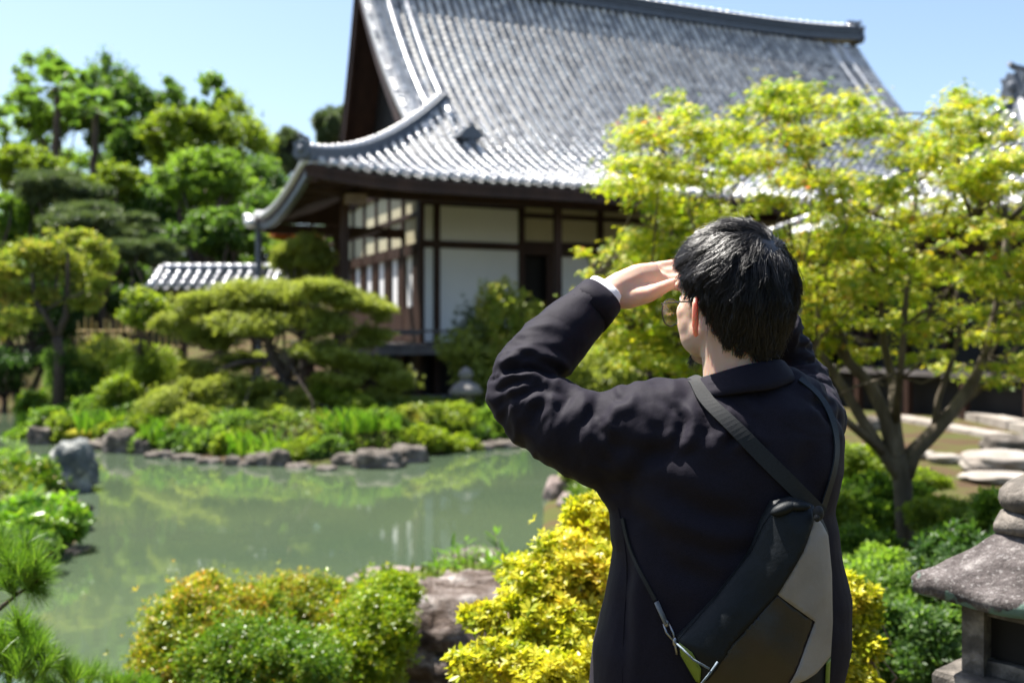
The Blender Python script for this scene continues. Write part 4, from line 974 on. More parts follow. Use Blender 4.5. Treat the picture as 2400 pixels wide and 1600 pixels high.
# ============================================================ near pine sprigs, lower left
NEEDLE = T_TUFTN
def needle_clump(P, D, L_, n, parent, m):
    V = []; F = []
    for p, d in zip(P, D):
        for i in range(n):
            q = d*rng.uniform(.5, 1.3)+rng.normal(size=3)*.42; q /= np.linalg.norm(q); s = np.cross(q, rng.normal(size=3)); s /= np.linalg.norm(s); s *= .0009; l = L_*rng.uniform(.75, 1.1)
            st = p-d*rng.uniform(0, .035); k = len(V); mid = st+q*l*.5+Z3*.004; V += [st-s, st+s, mid+s, mid-s, st+q*l]; F += [[k, k+1, k+2], [k, k+2, k+3], [k+3, k+2, k+4]]
    return mesh_obj('needles', np.array(V), np.array(F), m, parent)
def sprig(label, pts, Y, tips, L_=.085, n=150, rad=.010):
    b = W(*pts[0], Y); t = thing('pine_branch', label, 'pine branch', b, 'near pine branches at the lower left')
    mb = MB(); P = [W(x, y, Y+.02*i) for i, (x, y) in enumerate(pts)]; mb.tube(P, np.linspace(rad, rad*.4, len(P)), 6)
    tp = []; td = []
    for (x, y, dx, dy) in tips:
        e = W(x, y, Y+rng.uniform(-.12, .12)); s = min(P, key=lambda p: np.linalg.norm(p-e)); mb.tube([s, (s+e)/2+rng.normal(size=3)*.006, e], [.005, .004, .003], 5)
        d = np.array([dx, rng.uniform(-.3, .3), -dy], float); d /= np.linalg.norm(d)
        for q in np.linspace(.35, 1, 4): tp.append(s+(e-s)*q); td.append(d)
    mb.build('branch', M_BARK, t, True); needle_clump(tp, td, L_, n//3, t, L_PINEN)
sprig('upper pine branch with long bright needles at the left edge over the water', [(-60,1450),(0,1425),(40,1392),(75,1368)], 2.9, [(75,1365,.6,-.6),(50,1330,.2,-1),(20,1310,0,-1),(100,1345,1,-.5),(40,1290,0,-1),(85,1310,.3,-1),(10,1360,-.2,-1),(0,1270,0,-1),(65,1270,.2,-1),(80,1385,1,.3)], .085, 150)
sprig('middle pine branch filling the left corner below the upper one', [(-80,1640),(-20,1600),(30,1540),(70,1500)], 2.7, [(20,1510,0,-1),(60,1490,.2,-1),(90,1520,.5,-1),(0,1480,-.1,-1),(50,1560,.3,-1),(110,1560,.6,-.8),(20,1590,0,-1),(80,1590,.4,-1),(-10,1540,0,-1),(40,1450,0,-1)], .08, 170)
sprig('low pine branch at the bottom edge beside the red tipped azalea', [(60,1720),(120,1650),(170,1590),(210,1570)], 2.9, [(120,1530,0,-1),(150,1560,.2,-1),(100,1580,0,-1),(180,1590,.3,-1),(130,1610,.2,-1),(210,1600,.4,-1),(90,1620,0,-1)], .075, 150)
sprig('small pine shoots poking up at the bottom edge left of the azaleas', [(240,1720),(260,1660),(290,1620),(330,1600)], 3.2, [(232,1575,0,-1),(262,1600,.1,-1),(300,1590,.3,-1),(340,1600,.4,-1),(280,1620,0,-1),(360,1620,.5,-.8)], .07, 130)

# ============================================================ near azaleas, lower left centre
def padshrub(name, label, pads_px, base_px, Yb, n, ls, lm, T_, cat='shrub', group=None, stems=10, shell=.1, spread=.7):
    pads = []
    for (px, py, w, h, dy) in pads_px:
        a, b = CR(px, py, w, h, Yb+dy, .8); pads.append((a, b))
    pads = subpads(pads, 12, .34)
    b = np.array([W(base_px, 0, Yb)[0], Yb, gz(W(base_px, 0, Yb)[0], Yb)]); return shrub(name, label, cat, b, pads, n, ls, lm, T_, group, stems, spread, .3, None, .3)
AG_ = 'near azalea shrubs by the water'
padshrub('azalea_shrub', 'azalea with red and orange new leaves, leftmost at the water', [(470,1500,300,240,.1),(360,1590,150,150,-.1),(590,1450,150,160,.3),(440,1480,260,220,0),(500,1420,200,150,.2),(390,1560,190,180,-.1),(560,1410,110,100,.3),(480,1380,90,90,.25)], 450, 4.3, 16500, .018, L_AZAR, T_ROSE4, group=AG_)
padshrub('azalea_shrub', 'azalea with brownish red tips behind the green one', [(700,1450,260,210,.25),(710,1430,200,160,.2),(760,1400,130,100,.3),(650,1400,110,110,.3),(790,1460,100,140,.1)], 720, 4.7, 11500, .018, L_AZAR, T_ROSE4, group=AG_)
padshrub('azalea_shrub', 'rounded small leaved green azalea in front at the bottom edge', [(600,1560,340,250,0),(520,1600,220,210,0),(700,1590,190,220,-.1)], 600, 3.8, 19000, .0135, L_AZAG, T_ROSE4, group=AG_)
padshrub('azalea_shrub', 'yellow green azalea leaning against the layered rock', [(860,1490,210,230,0),(880,1570,170,160,-.1),(910,1410,160,130,.15),(840,1560,170,160,-.1),(930,1370,90,60,.2),(930,1500,100,150,-.05)], 870, 4.2, 14500, .0165, leafmat('leaf_azalea_lime', [(0, (.06, .14, .01)), (.4, (.18, .27, .015)), (.85, (.33, .36, .02)), (.97, (.45, .3, .03)), (1, (.45, .15, .05))], .4, .3, 5, .35), T_ROSE4, group=AG_)
# layered rock and flat rock behind
rock('layered_rock', 'big weathered rock with cracked pale top between the azaleas and the golden shrub', (W(1050, 0, 4.75)[0], 4.9, -.35), (.29, .42, .68), 63, surf('layered_rock_face', [(.34, (.05, .033, .022)), (.46, (.13, .10, .085)), (.56, (.22, .185, .165)), (.66, (.42, .38, .35))], 5.5, .92, 1.0, 16, .15, bdist=.06, stretch=(1, 1, 2.6)), lumps=.36, layers=True, sink=.0)
rock('flat_shore_rock', 'flat pinkish rock at the water edge behind the layered rock', (W(925, 0, 7.7)[0], 7.9, WZ-.08), (.42, .30, .24), 64, surf('pinkish_rock', [(.3, (.13, .10, .09)), (.7, (.27, .22, .20))], 4, .9, .7, 16, .2, bdist=.03), lumps=.2)
rock('flat_shore_rock', 'low pale rock right behind the lance leaved plant', (W(1110, 0, 8.4)[0], 8.5, WZ-.08), (.3, .3, .3), 65, M_ROCK, lumps=.2)
# lance leaved plant: each leaf its own part
ll = thing('lance_leaved_plant', 'small plant with bright lance shaped leaves rising beside the pale rock at the water', 'plant', G(1110, 1345, -.1))
V = np.array([[0,0,0],[.10,.35,.02],[.06,.75,.0],[0,1,-.06],[-.06,.75,0],[-.10,.35,.02],[0,.5,-.02]], float); F = [[0,1,6],[1,2,6],[2,3,6],[3,4,6],[4,5,6],[5,0,6]]
lm_ = bpy.data.meshes.new('leaf'); lm_.from_pydata([tuple(v) for v in V], [], F); lm_.materials.append(L_IRIS); lm_.update()
o_ = org(ll); YL = o_[1]; mb = MB()
for (px, py, yb) in ((1060,1285,1350),(1090,1265,1350),(1110,1300,1350),(1160,1245,1350),(1150,1300,1350),(1030,1320,1350),(1180,1290,1350),(1075,1310,1350)):
    tip = W(px, py, YL+rng.uniform(-.1, .1)); b = W(px+rng.uniform(-10, 20), yb, YL); mb.tube([b, (b+tip)/2, tip], [.005, .004, .003], 5)
    for i in range(13):
        f = rng.uniform(.35, 1.0); p = b+(tip-b)*f; d = np.array([rng.normal(), rng.normal()*.7, rng.uniform(.1, 1.0)]); d /= np.linalg.norm(d)
        x = np.cross(d, [0, 0, 1.]); x /= np.linalg.norm(x); z = np.cross(x, d); s = rng.uniform(.09, .15); o = bpy.data.objects.new('leaf', lm_); COL.objects.link(o); o.parent = ll
        q = p-o_; o.matrix_local = Matrix(((x[0]*s, d[0]*s, z[0]*s, q[0]), (x[1]*s, d[1]*s, z[1]*s, q[1]), (x[2]*s, d[2]*s, z[2]*s, q[2]), (0, 0, 0, 1)))
mb.build('stem', M_BARK, ll, True)
# shore stones behind the man's arm, right shore
rock('shore_boulder', 'pinkish pale boulder at the pond edge under the raised sleeve', (W(1320, 0, 12.0)[0], 12.0, WZ-.05), (.22, .2, .42), 71, MATS['pinkish_rock'])
rock('shore_boulder', 'low boulder between the pond and the golden shrub', (W(1375, 0, 11.2)[0], 11.2, WZ-.05), (.32, .25, .36), 72, MATS['pinkish_rock'])
mound('azalea_shrub', 'bit of lime green shrub on the boulders under the sleeve', 1375, 1105, 90, 60, 11.9, 1800, .05, L_LIME, npad=2, group='azaleas at the left edge' if 0 else None)

# ============================================================ golden shrub, near
def golden(name, label, pads_px, base_px, Yb, n, seed, nobj=280):
    pads = []
    for (px, py, w, h, dy) in pads_px: a, b = CR(px, py, w, h, Yb+dy, .8); pads.append((a, b))
    b0 = np.array([W(base_px, 0, Yb)[0], Yb, gz(W(base_px, 0, Yb)[0], Yb)]); t = thing(name, label, 'shrub', b0)
    bigp = pads; pads = subpads(pads, 12, .36)
    P, N = clump_points(pads, n/len(pads), rng, .35, .9, jit=.28)
    d = np.linalg.norm(P-np.array([0, 0, CAMZ]), axis=1)-.0; fr = (N[:, 1] < 0); order = np.argsort(np.where(fr, d, d+50)); near = order[:nobj]; rest = order[nobj:]
    V, F = leaf_arrays(P[rest], rng.choice([.016, .021, .026], len(rest)), T_ROSE, N[rest]*.8+[0, 0, .7], .55); o = mesh_obj('leaf_rosettes', V, F, L_YELLOW, t); o['kind'] = 'stuff'
    o_ = org(t); M = rotmats(nobj, N[near]*.8+[0, 0, .7], .55)
    me = [None]*6
    for j in range(6):
        me[j] = bpy.data.meshes.new('leaf_rosette'); me[j].from_pydata([tuple(v*(.018+.002*j)) for v in T_ROSE[0]], [], [list(f) for f in T_ROSE[1]]); me[j].materials.append(L_YELLOW); me[j].update()
    for i, k in enumerate(near):
        o = bpy.data.objects.new('leaf_rosette', me[i % 6]); COL.objects.link(o); o.parent = t; q = P[k]-o_; o.matrix_local = Matrix(((*M[i][0], q[0]), (*M[i][1], q[1]), (*M[i][2], q[2]), (0, 0, 0, 1)))
    mb = MB()
    for i in range(110):
        c, q = pads[i % len(pads)]; d_ = rng.normal(size=3); d_ /= np.linalg.norm(d_); limb(mb, np.array(c)*.5+b0*.5+rng.normal(size=3)*.05, np.array(c)+d_*np.array(q)*.9, .006, .0018, 4, .12, 5)
    for c, q in bigp: limb(mb, b0+rng.normal(size=3)*[.05, .05, 0], c, .012, .006, 4, .1, 6)
    mb.build('stem', surf('grey_twig', [(.3, (.16, .11, .08)), (.7, (.3, .23, .18))], 20, .9), t, True)
golden('golden_shrub', 'golden yellow shrub between the layered rock and the man', [(1400,1260,190,170,.1),(1350,1330,240,170,0),(1280,1400,240,170,0),(1230,1480,230,150,-.1),(1330,1480,220,170,-.1),(1170,1560,210,130,-.2),(1300,1580,260,140,-.25),(1430,1400,200,260,0),(1460,1530,200,240,0),(1380,1200,120,70,.15),(1500,1300,160,200,.2),(1220,1350,110,90,.1),(1130,1450,110,80,-.1)], 1400, 2.75, 10500, 1)
golden('golden_shrub', 'golden yellow shrub showing past the right side of the bag', [(1990,1420,140,120,0),(2000,1520,130,110,-.05),(1960,1600,160,140,-.1),(1930,1450,170,240,0),(1955,1370,90,70,.05),(2030,1450,70,50,0)], 1950, 2.7, 5200, 2, 200)

# ============================================================ the green maple, right
MY = 6.6
mp = thing('green_maple_tree', 'yellow green maple with red tips spreading over the right half of the picture', 'tree', W(2122, 1292, MY))
mb = MB(); w_ = lambda x, y, d=0: W(x, y, MY+d)
mb.tube([w_(2124, 1330), w_(2122, 1290), w_(2120, 1230), w_(2117, 1160), w_(2113, 1105), w_(2100, 1070)], [.085, .068, .060, .060, .066, .07], 12)
def br(pts, r0, r1, n=9): mb.tube([w_(*p) if len(p) == 3 else w_(p[0], p[1]) for p in pts], np.linspace(r0, r1, len(pts)), n)
br([(2108,1110),(2070,1060),(2030,1000),(1975,905),(1925,830),(1890,800,.3)], .05, .018)
br([(2112,1120),(2092,1050),(2075,980),(2040,900),(1990,850),(1950,790,.2),(1900,700,.4),(1850,560,.3)], .06, .014)
br([(2112,1110),(2098,1000),(2095,900,.3),(2070,800,.4),(2060,650,.4),(2040,500,.3)], .05, .012)
br([(2118,1115),(2140,1060),(2190,1010),(2235,960),(2280,895),(2310,830),(2330,740),(2350,640),(2360,520)], .062, .012)
br([(2190,1000),(2200,930),(2230,850),(2250,780),(2240,680)], .025, .01); br([(2235,960),(2330,880,.2),(2390,800,.3),(2450,740,.4)], .03, .01)
br([(2098,990),(2110,880,-.2),(2120,760,-.3),(2130,600,-.2),(2150,450,-.1)], .028, .008); br([(2070,1060),(2000,1000,-.4),(1930,940,-.6),(1870,890,-.7),(1700,850,-.6)], .03, .010)
br([(1990,850),(1960,740),(1850,640,.4),(1700,520,.5),(1620,400,.4)], .025, .006); br([(1850,640,.4),(1700,620,.3),(1560,560,.2),(1480,480,.2)], .016, .005)
br([(2350,640),(2280,520,-.2),(2240,400,-.1),(2220,260)], .02, .005); br([(2060,650,.4),(1960,500,.2),(1880,360,.1),(1860,260)], .018, .005); br([(1870,890,-.7),(1650,800,-.4),(1500,760,-.2),(1400,640)], .016, .004)
pads = []
import itertools
def inpoly(x, y, P):
    c = False; j = len(P)-1
    for i in range(len(P)):
        if (P[i][1] > y) != (P[j][1] > y) and x < (P[j][0]-P[i][0])*(y-P[i][1])/(P[j][1]-P[i][1])+P[i][0]: c = not c
        j = i
    return c
CROWN = [(1590,235),(1500,260),(1450,330),(1455,400),(1440,450),(1500,520),(1450,600),(1400,640),(1380,700),(1400,800),(1450,860),(1600,900),(1850,840),(1950,880),(2150,850),(2300,900),(2500,900),(2560,400),(2450,280),(2330,300),(2280,250),(2235,210),(2190,300),(2080,310),(1990,230),(1940,260),(1880,200),(1800,220),(1740,260),(1680,300),(1640,270)]
r = np.random.default_rng(21); n_ = 0
while len(pads) < 390:
    x, y = r.uniform(1370, 2560), r.uniform(190, 920)
    if not inpoly(x, y, CROWN): continue
    if x > 1900 and y > 780 and r.uniform() < .55: continue
    if x > 1800 and r.uniform() < .3: continue
    d = r.uniform(-1.1, 1.1); 
    if x < 1700 and y > 450: d = r.uniform(-.6, .7)
    s = r.uniform(.08, .17); pads.append((W(x, y, MY+d), (s*1.25, s*1.25, s*.5)))
for (x, y, s) in ((1575,230,.10),(1600,265,.12),(1500,270,.1),(1470,340,.12),(1445,440,.12),(1370,595,.06),(1390,640,.08),(1440,660,.1),(1430,610,.09),(1480,620,.1),(1800,220,.14),(1860,215,.13),(1890,240,.12),(1990,235,.14),(1940,260,.12),(2240,215,.10),(2225,260,.13),(2215,320,.14),(2320,240,.1),(2330,290,.12),(2040,270,.12),(2130,300,.14),(1490,850,.1),(1520,780,.12),(1560,860,.12),(1440,720,.1),(1470,800,.1),(1550,700,.13),(1520,560,.13),(1360,585,.05)):
    pads.append((W(x, y, MY+r.uniform(-.3, .3)), (s*1.2, s*1.2, s*.6)))
P, N = clump_points(pads, 145, r, .6, .8, jit=.32)
ORDER = np.argsort(np.linalg.norm(P-np.array([0, 0, CAMZ]), axis=1)); near = ORDER[:300]; rest = ORDER[300:]
V, F = leaf_arrays(P[rest], .037, T_STAR, N[rest]*.35+[-.12, -.2, .7], .65, r); o = mesh_obj('crown', V, F, L_MAPLE, mp)
me = bpy.data.meshes.new('leaf'); me.from_pydata([tuple(v*.042) for v in T_STAR[0]], [], [list(f) for f in T_STAR[1]]); me.materials.append(L_MAPLE); me.update()
M = rotmats(300, N[near]*.35+[-.12, -.12, .8], .5); o_ = org(mp)
for i, k in enumerate(near):
    o = bpy.data.objects.new('leaf', me); COL.objects.link(o); o.parent = mp; q = P[k]-o_; o.matrix_local = Matrix(((*M[i][0], q[0]), (*M[i][1], q[1]), (*M[i][2], q[2]), (0, 0, 0, 1)))
# twigs to the sprays
bt = np.array(mb.v)
for c, q in pads[::1]:
    cand = bt[r.integers(0, len(bt), 260)]; cand = cand[(cand[:, 2] < c[2]+.1)]
    if not len(cand): continue
    s = cand[np.argmin(np.linalg.norm(cand-np.array(c), axis=1))]; limb(mb, s, c, .009, .003, 4, .08, 5, r)
mb.build('trunk', M_MBARK, mp, True)
# the man-side undergrowth and ground on the right
RGp = 'ground plants around the maple'
for (lab, px, py, w, h, Y, lm, ls, n_) in (
    ('mossy golden green mound left of the maple trunk', 1990, 1100, 150, 100, 8.2, L_LIME, .03, 8000),
    ('golden low shrub right of the maple trunk below the soil', 2140, 1128, 130, 40, 8.4, L_LIME, .03, 4000),
    ('low golden mat of small leaves right of the maple trunk', 2235, 1212, 190, 70, 6.2, L_LIME, .022, 7000),
    ('bright green leafy patch left of the maple trunk', 2030, 1190, 170, 100, 7.0, L_BRIGHT, .05, 4200),
    ('bright green patch beside the man right of the bag', 1965, 1240, 90, 110, 6.2, L_LIME, .04, 2600),
    ('green bush left of the foot of the maple', 2010, 1290, 150, 90, 6.0, L_BRIGHT, .035, 5200),
    ('shaded green bush right of the foot of the maple', 2235, 1300, 170, 100, 5.8, L_MID, .035, 5200),
    ('dark green feathery bush below the maple, above the golden shrub', 2090, 1420, 240, 190, 4.4, L_BRIGHT, .028, 11000),
    ('low dark green bush at the bottom right beside the lantern base', 2150, 1530, 230, 190, 3.7, L_MID, .024, 10000),
    ('deep shaded green bush behind the stone lantern', 2330, 1400, 260, 260, 4.2, L_DARK, .03, 9000),
    ('shaded leafy bush at the right edge behind the lantern roof', 2380, 1230, 170, 120, 5.6, L_BRIGHT, .04, 5000)):
    mound('ground_shrub', lab, px, py, w, h, Y, n_, ls, lm, 'shrub', RGp, npad=4)
for i, (px, Y, lab) in enumerate(((2170,7.6,'first leafy clump right of the maple trunk'),(2225,7.5,'second clump of green blades right of the maple trunk'),(2280,7.3,'clump of green blades in front of the pale boulder'),(2330,7.2,'tallest clump of green blades left of the lantern finial'),(1985,7.6,'clump of green blades at the man\'s right flank'),(2060,7.6,'clump of green blades just left of the maple trunk'),(2370,7.4,'clump of green blades behind the lantern finial'))):
    x = W(px, 0, Y)[0]; blades('strap_leaf_plant', lab, (x, Y, gz(x, Y)-.02), 260, .34, .30, L_IRIS, 'plant', 'blade plants around the maple', .008)
# boulders and stepping stones
for (lab, px, py, w, h, z, m_, s_) in (('large pale flat boulder at the right edge behind the lantern', 2345, 1070, 170, 70, .03, M_SLAB, 81), ('dark grey boulder at the right edge under the stone kerb', 2370, 1030, 130, 60, .03, M_ROCK, 82), ('oval pale stepping stone right of the maple fork', 2215, 1068, 75, 26, .03, M_SLAB, 83), ('small pale stepping stone beside the maple fork', 2160, 1060, 60, 24, .03, M_SLAB, 84),
    ('pale stepping stone just right of the man\'s sleeve', 2012, 1046, 60, 22, .03, M_SLAB, 85), ('low pinkish stone in front of the large pale boulder', 2340, 1112, 160, 26, .03, M_SLAB, 86), ('grey boulder beyond the man\'s right arm', 2040, 985, 60, 46, .03, M_ROCK, 87), ('small rough stone beside the bag strap knot', 1955, 1180, 44, 66, .0, M_ROCK, 88)):
    c = G(px, py+h*.4, z); k = c[1]/FP; rock('garden_stone', lab, c, (w*k*.50, w*k*.40, h*k*.80), s_, m_, 'stones in the moss garden', lumps=.15)
# long pale kerb stones in two rows
kb = thing('stone_kerb', 'two rows of long pale kerb stones running back towards the temple wing', 'kerb', G(2380, 1010, .1))
for row, (A_, B_) in enumerate(((G(2052, 922, .16), G(2440, 1000, .16)), (G(2075, 968, .08), G(2370, 1026, .08)))):
    n_ = 7; d = (B_-A_)
    for i in range(n_):
        p = A_+d*(i+.03)/n_; e = d*.95/n_; w = np.array([-d[1], d[0], 0]); w = w/np.linalg.norm(w)*.5; mb = MB(); mb.box(p-Z3*.25, e, w*.8, Z3*(.22+.01*(i % 3))); mb.build('kerb_stone', M_SLAB, kb)

# ============================================================ near stone lantern, lower right
LY = 2.2; lcx = (2420-1200)/FP*LY
lan = thing('stone_lantern', 'weathered granite lantern with lichen on its broad roof at the lower right corner', 'stone lantern', (lcx, LY, 0))
M_LAN = None
m, n, out = newmat('lichened_granite'); L = n.links.new
tc = n.nodes.new('ShaderNodeTexCoord'); a1 = n.nodes.new('ShaderNodeTexNoise'); a1.inputs['Scale'].default_value = 14; a1.inputs['Detail'].default_value = 8; a1.inputs['Roughness'].default_value = .7; L(tc.outputs['Object'], a1.inputs['Vector'])
rp = ramp(n, [(.30, (.030, .025, .024)), (.46, (.085, .072, .069)), (.58, (.155, .135, .13)), (.72, (.40, .37, .35))]); L(a1.outputs['Fac'], rp.inputs[0])
vo = n.nodes.new('ShaderNodeTexNoise'); vo.inputs['Scale'].default_value = 110; vo.inputs['Detail'].default_value = 3; L(tc.outputs['Object'], vo.inputs['Vector'])
rs_ = ramp(n, [(.56, (0, 0, 0)), (.66, (1, 1, 1))]); L(vo.outputs['Fac'], rs_.inputs[0])
mx = n.nodes.new('ShaderNodeMix'); mx.data_type = 'RGBA'; mx.inputs[7].default_value = (.5, .48, .46, 1); L(rp.outputs[0], mx.inputs[6])
m5 = n.nodes.new('ShaderNodeMath'); m5.operation = 'MULTIPLY'; m5.inputs[1].default_value = .28; L(rs_.outputs[0], m5.inputs[0]); L(m5.outputs[0], mx.inputs[0])
# blue-green lichen patches low on the roof rim
b2 = n.nodes.new('ShaderNodeTexNoise'); b2.inputs['Scale'].default_value = 20; b2.inputs['Detail'].default_value = 6; L(tc.outputs['Object'], b2.inputs['Vector'])
sp = n.nodes.new('ShaderNodeSeparateXYZ'); L(tc.outputs['Object'], sp.inputs[0])
mz = n.nodes.new('ShaderNodeMapRange'); mz.inputs[1].default_value = 1.02; mz.inputs[2].default_value = .955; mz.inputs[3].default_value = 0; mz.inputs[4].default_value = .30; L(sp.outputs['Z'], mz.inputs[0])
ad = n.nodes.new('ShaderNodeMath'); ad.operation = 'ADD'; L(b2.outputs['Fac'], ad.inputs[0]); L(mz.outputs[0], ad.inputs[1])
rl_ = ramp(n, [(.70, (0, 0, 0)), (.76, (1, 1, 1))]); L(ad.outputs[0], rl_.inputs[0])
my_ = n.nodes.new('ShaderNodeMix'); my_.data_type = 'RGBA'; my_.inputs[7].default_value = (.17, .27, .22, 1); L(mx.outputs[2], my_.inputs[6]); L(rl_.outputs[0], my_.inputs[0])
p = n.nodes.new('ShaderNodeBsdfPrincipled'); p.inputs['Roughness'].default_value = .9; p.inputs['Specular IOR Level'].default_value = .25; L(my_.outputs[2], p.inputs['Base Color'])
bp = n.nodes.new('ShaderNodeBump'); bp.inputs['Strength'].default_value = 1.0; bp.inputs['Distance'].default_value = .010; nb = n.nodes.new('ShaderNodeTexNoise'); nb.inputs['Scale'].default_value = 90; nb.inputs['Detail'].default_value = 8; nb.inputs['Roughness'].default_value = .7; L(tc.outputs['Object'], nb.inputs['Vector']); L(nb.outputs['Fac'], bp.inputs['Height']); L(bp.outputs[0], p.inputs['Normal']); L(p.outputs[0], out.inputs[0]); M_LAN = m
M_LANP = surf('plain_weathered_granite', [(.3, (.05, .045, .04)), (.5, (.13, .115, .10)), (.72, (.34, .30, .26))], 16, .9, .8, 90, .2, bdist=.006)
LROT = math.radians(176)
def sqsec(half_diag, z, n=24, rnd=.0, lift=0.0, pw=14):
    """rounded square section with corners on the axes rotated by LROT"""
    V = []
    for i in range(n*2):
        a = 2*math.pi*i/(n*2); c, s = abs(math.cos(a)), abs(math.sin(a)); rr = half_diag/(c+s)*(1-rnd*max(c, s)**pw)
        V.append((lcx+rr*math.cos(a+LROT), LY+rr*math.sin(a+LROT), z+lift*(max(c, s)**10)))
    return V
def sqloft(secs, name, par, smooth=True, mt=None):
    n2 = len(secs[0]); V = [v for s in secs for v in s]; V2 = []
    for i, v in enumerate(V):
        q = Vector(v); f = noise.noise(q*22)*.0035+noise.noise(q*60)*.0016; V2.append((v[0]+(v[0]-lcx)*f*6, v[1]+(v[1]-LY)*f*6, v[2]+f*.8))
    F = [[i*n2+j, i*n2+(j+1) % n2, (i+1)*n2+(j+1) % n2, (i+1)*n2+j] for i in range(len(secs)-1) for j in range(n2)]
    F += [list(range(n2))[::-1], [(len(secs)-1)*n2+j for j in range(n2)]]
    return mesh_obj(name, np.array(V2), F, mt or (M_LAN if name == 'roof' else M_LANP), par, smooth)
secs = [sqsec(.15, .955), sqsec(.24, .958, rnd=.04, lift=.006), sqsec(.268, .963, rnd=.035, lift=.012), sqsec(.270, .987, rnd=.03, lift=.020), sqsec(.262, 1.000, rnd=.04, lift=.022)]
for t in np.linspace(0, 1, 14)[1:]:
    hd = .258-(.258-.088)*t; secs.append(sqsec(hd, 1.0+.104*(.35*t+.65*t**1.7)+(0.012*math.sin(t*3.14)), rnd=.05, lift=.020*(1-t)**2, pw=14-6*t))
secs.append(sqsec(.08, 1.110, rnd=.08)); sqloft(secs, 'roof', lan)
sqloft([sqsec(.078, 1.106), sqsec(.10, 1.113, rnd=.15), sqsec(.106, 1.130, rnd=.2), sqsec(.090, 1.150, rnd=.22), sqsec(.07, 1.157, rnd=.2)], 'roof_neck', lan)
mb = MB(); mb.lathe((lcx, LY, 1.153), [(.045, 0), (.062, .010), (.069, .028), (.066, .048), (.050, .066), (.028, .078), (.012, .088), (.003, .094)], 28); mb.build('finial', M_LANP, lan, True)
# firebox with four corner piers, dark hollow and sill
for a in range(4):
    th = LROT+a*math.pi/2; c = (lcx+.118*math.cos(th), LY+.118*math.sin(th)); mb = MB(); mb.lathe((c[0], c[1], .80), [(.034, 0), (.034, .158)], 4, rot=LROT); mb.build('firebox_pier', M_LANP, lan)
sqloft([sqsec(.13, .80), sqsec(.13, .832)], 'firebox_sill', lan, False); sqloft([sqsec(.13, .93), sqsec(.13, .957)], 'firebox_head', lan, False)
mb = MB(); mb.lathe((lcx, LY, .835), [(.10, 0), (.10, .094)], 4, rot=LROT); mb.build('firebox_hollow', M_DARKIN, lan)
sqloft([sqsec(.17, .68), sqsec(.215, .72, rnd=.03), sqsec(.222, .74, rnd=.03), sqsec(.222, .79, rnd=.03), sqsec(.216, .80, rnd=.03)], 'platform', lan, False)
mb = MB(); mb.lathe((lcx, LY, -.05), [(.2, 0), (.2, .18), (.11, .22), (.10, .45), (.12, .47), (.10, .5), (.11, .74)], 24); mb.build('pillar', M_LANP, lan, True)
# ============================================================ THE MAN
from mathutils.geometry import delaunay_2d_cdt
M_SKIN = surf('skin', [(.3, (.58, .38, .28)), (.7, (.66, .46, .35))], 14, .5, .25, 120, .4, bdist=.002, sub=.010)
M_COAT = None
m, n, out = newmat('dark_navy_twill'); L = n.links.new
tc = n.nodes.new('ShaderNodeTexCoord'); wv = n.nodes.new('ShaderNodeTexNoise'); wv.inputs['Scale'].default_value = 900; wv.inputs['Detail'].default_value = 2; L(tc.outputs['Object'], wv.inputs['Vector'])
wr = ramp(n, [(.3, (.0065, .006, .0105)), (.7, (.017, .014, .023))]); L(wv.outputs['Fac'], wr.inputs[0])
p = n.nodes.new('ShaderNodeBsdfPrincipled'); L(wr.outputs[0], p.inputs['Base Color']); p.inputs['Roughness'].default_value = .72; p.inputs['Specular IOR Level'].default_value = .12
p.inputs['Sheen Weight'].default_value = .03; p.inputs['Sheen Roughness'].default_value = .45; p.inputs['Sheen Tint'].default_value = (.8, .75, .85, 1)
n1 = n.nodes.new('ShaderNodeTexNoise'); n1.inputs['Scale'].default_value = 24; n1.inputs['Detail'].default_value = 3; L(tc.outputs['Object'], n1.inputs['Vector'])
b1 = n.nodes.new('ShaderNodeBump'); b1.inputs['Strength'].default_value = .35; b1.inputs['Distance'].default_value = .006; L(n1.outputs['Fac'], b1.inputs['Height'])
b2 = n.nodes.new('ShaderNodeBump'); b2.inputs['Strength'].default_value = .25; b2.inputs['Distance'].default_value = .0006; L(wv.outputs['Fac'], b2.inputs['Height']); L(b1.outputs[0], b2.inputs['Normal']); L(b2.outputs[0], p.inputs['Normal']); L(p.outputs[0], out.inputs[0]); M_COAT = m
M_SHIRT = surf('white_shirt_cotton', [(.3, (.78, .79, .82)), (.7, (.84, .85, .87))], 60, .8, .15, 500, .2, bdist=.001)
M_STRAP = surf('black_webbing', [(.3, (.006, .007, .008)), (.7, (.012, .014, .016))], 300, .7, .3, 900, .4, bdist=.001)
M_FLAP = surf('black_coated_nylon', [(.3, (.005, .007, .009)), (.7, (.010, .013, .016))], 6, .55, .45, 18, .22, bdist=.006)
M_GREYP = surf('grey_tarpaulin', [(.25, (.17, .15, .135)), (.75, (.31, .28, .255))], 7, .5, .6, 9, .4, bdist=.006)
M_BROWN = surf('brown_tarpaulin', [(.3, (.006, .004, .004)), (.7, (.028, .018, .014))], 7, .35, .3, 12, .6, bdist=.006)
M_METAL = surf('dark_metal', [(.3, (.25, .25, .26)), (.7, (.35, .35, .36))], 30, .35, 0, metal=.9)
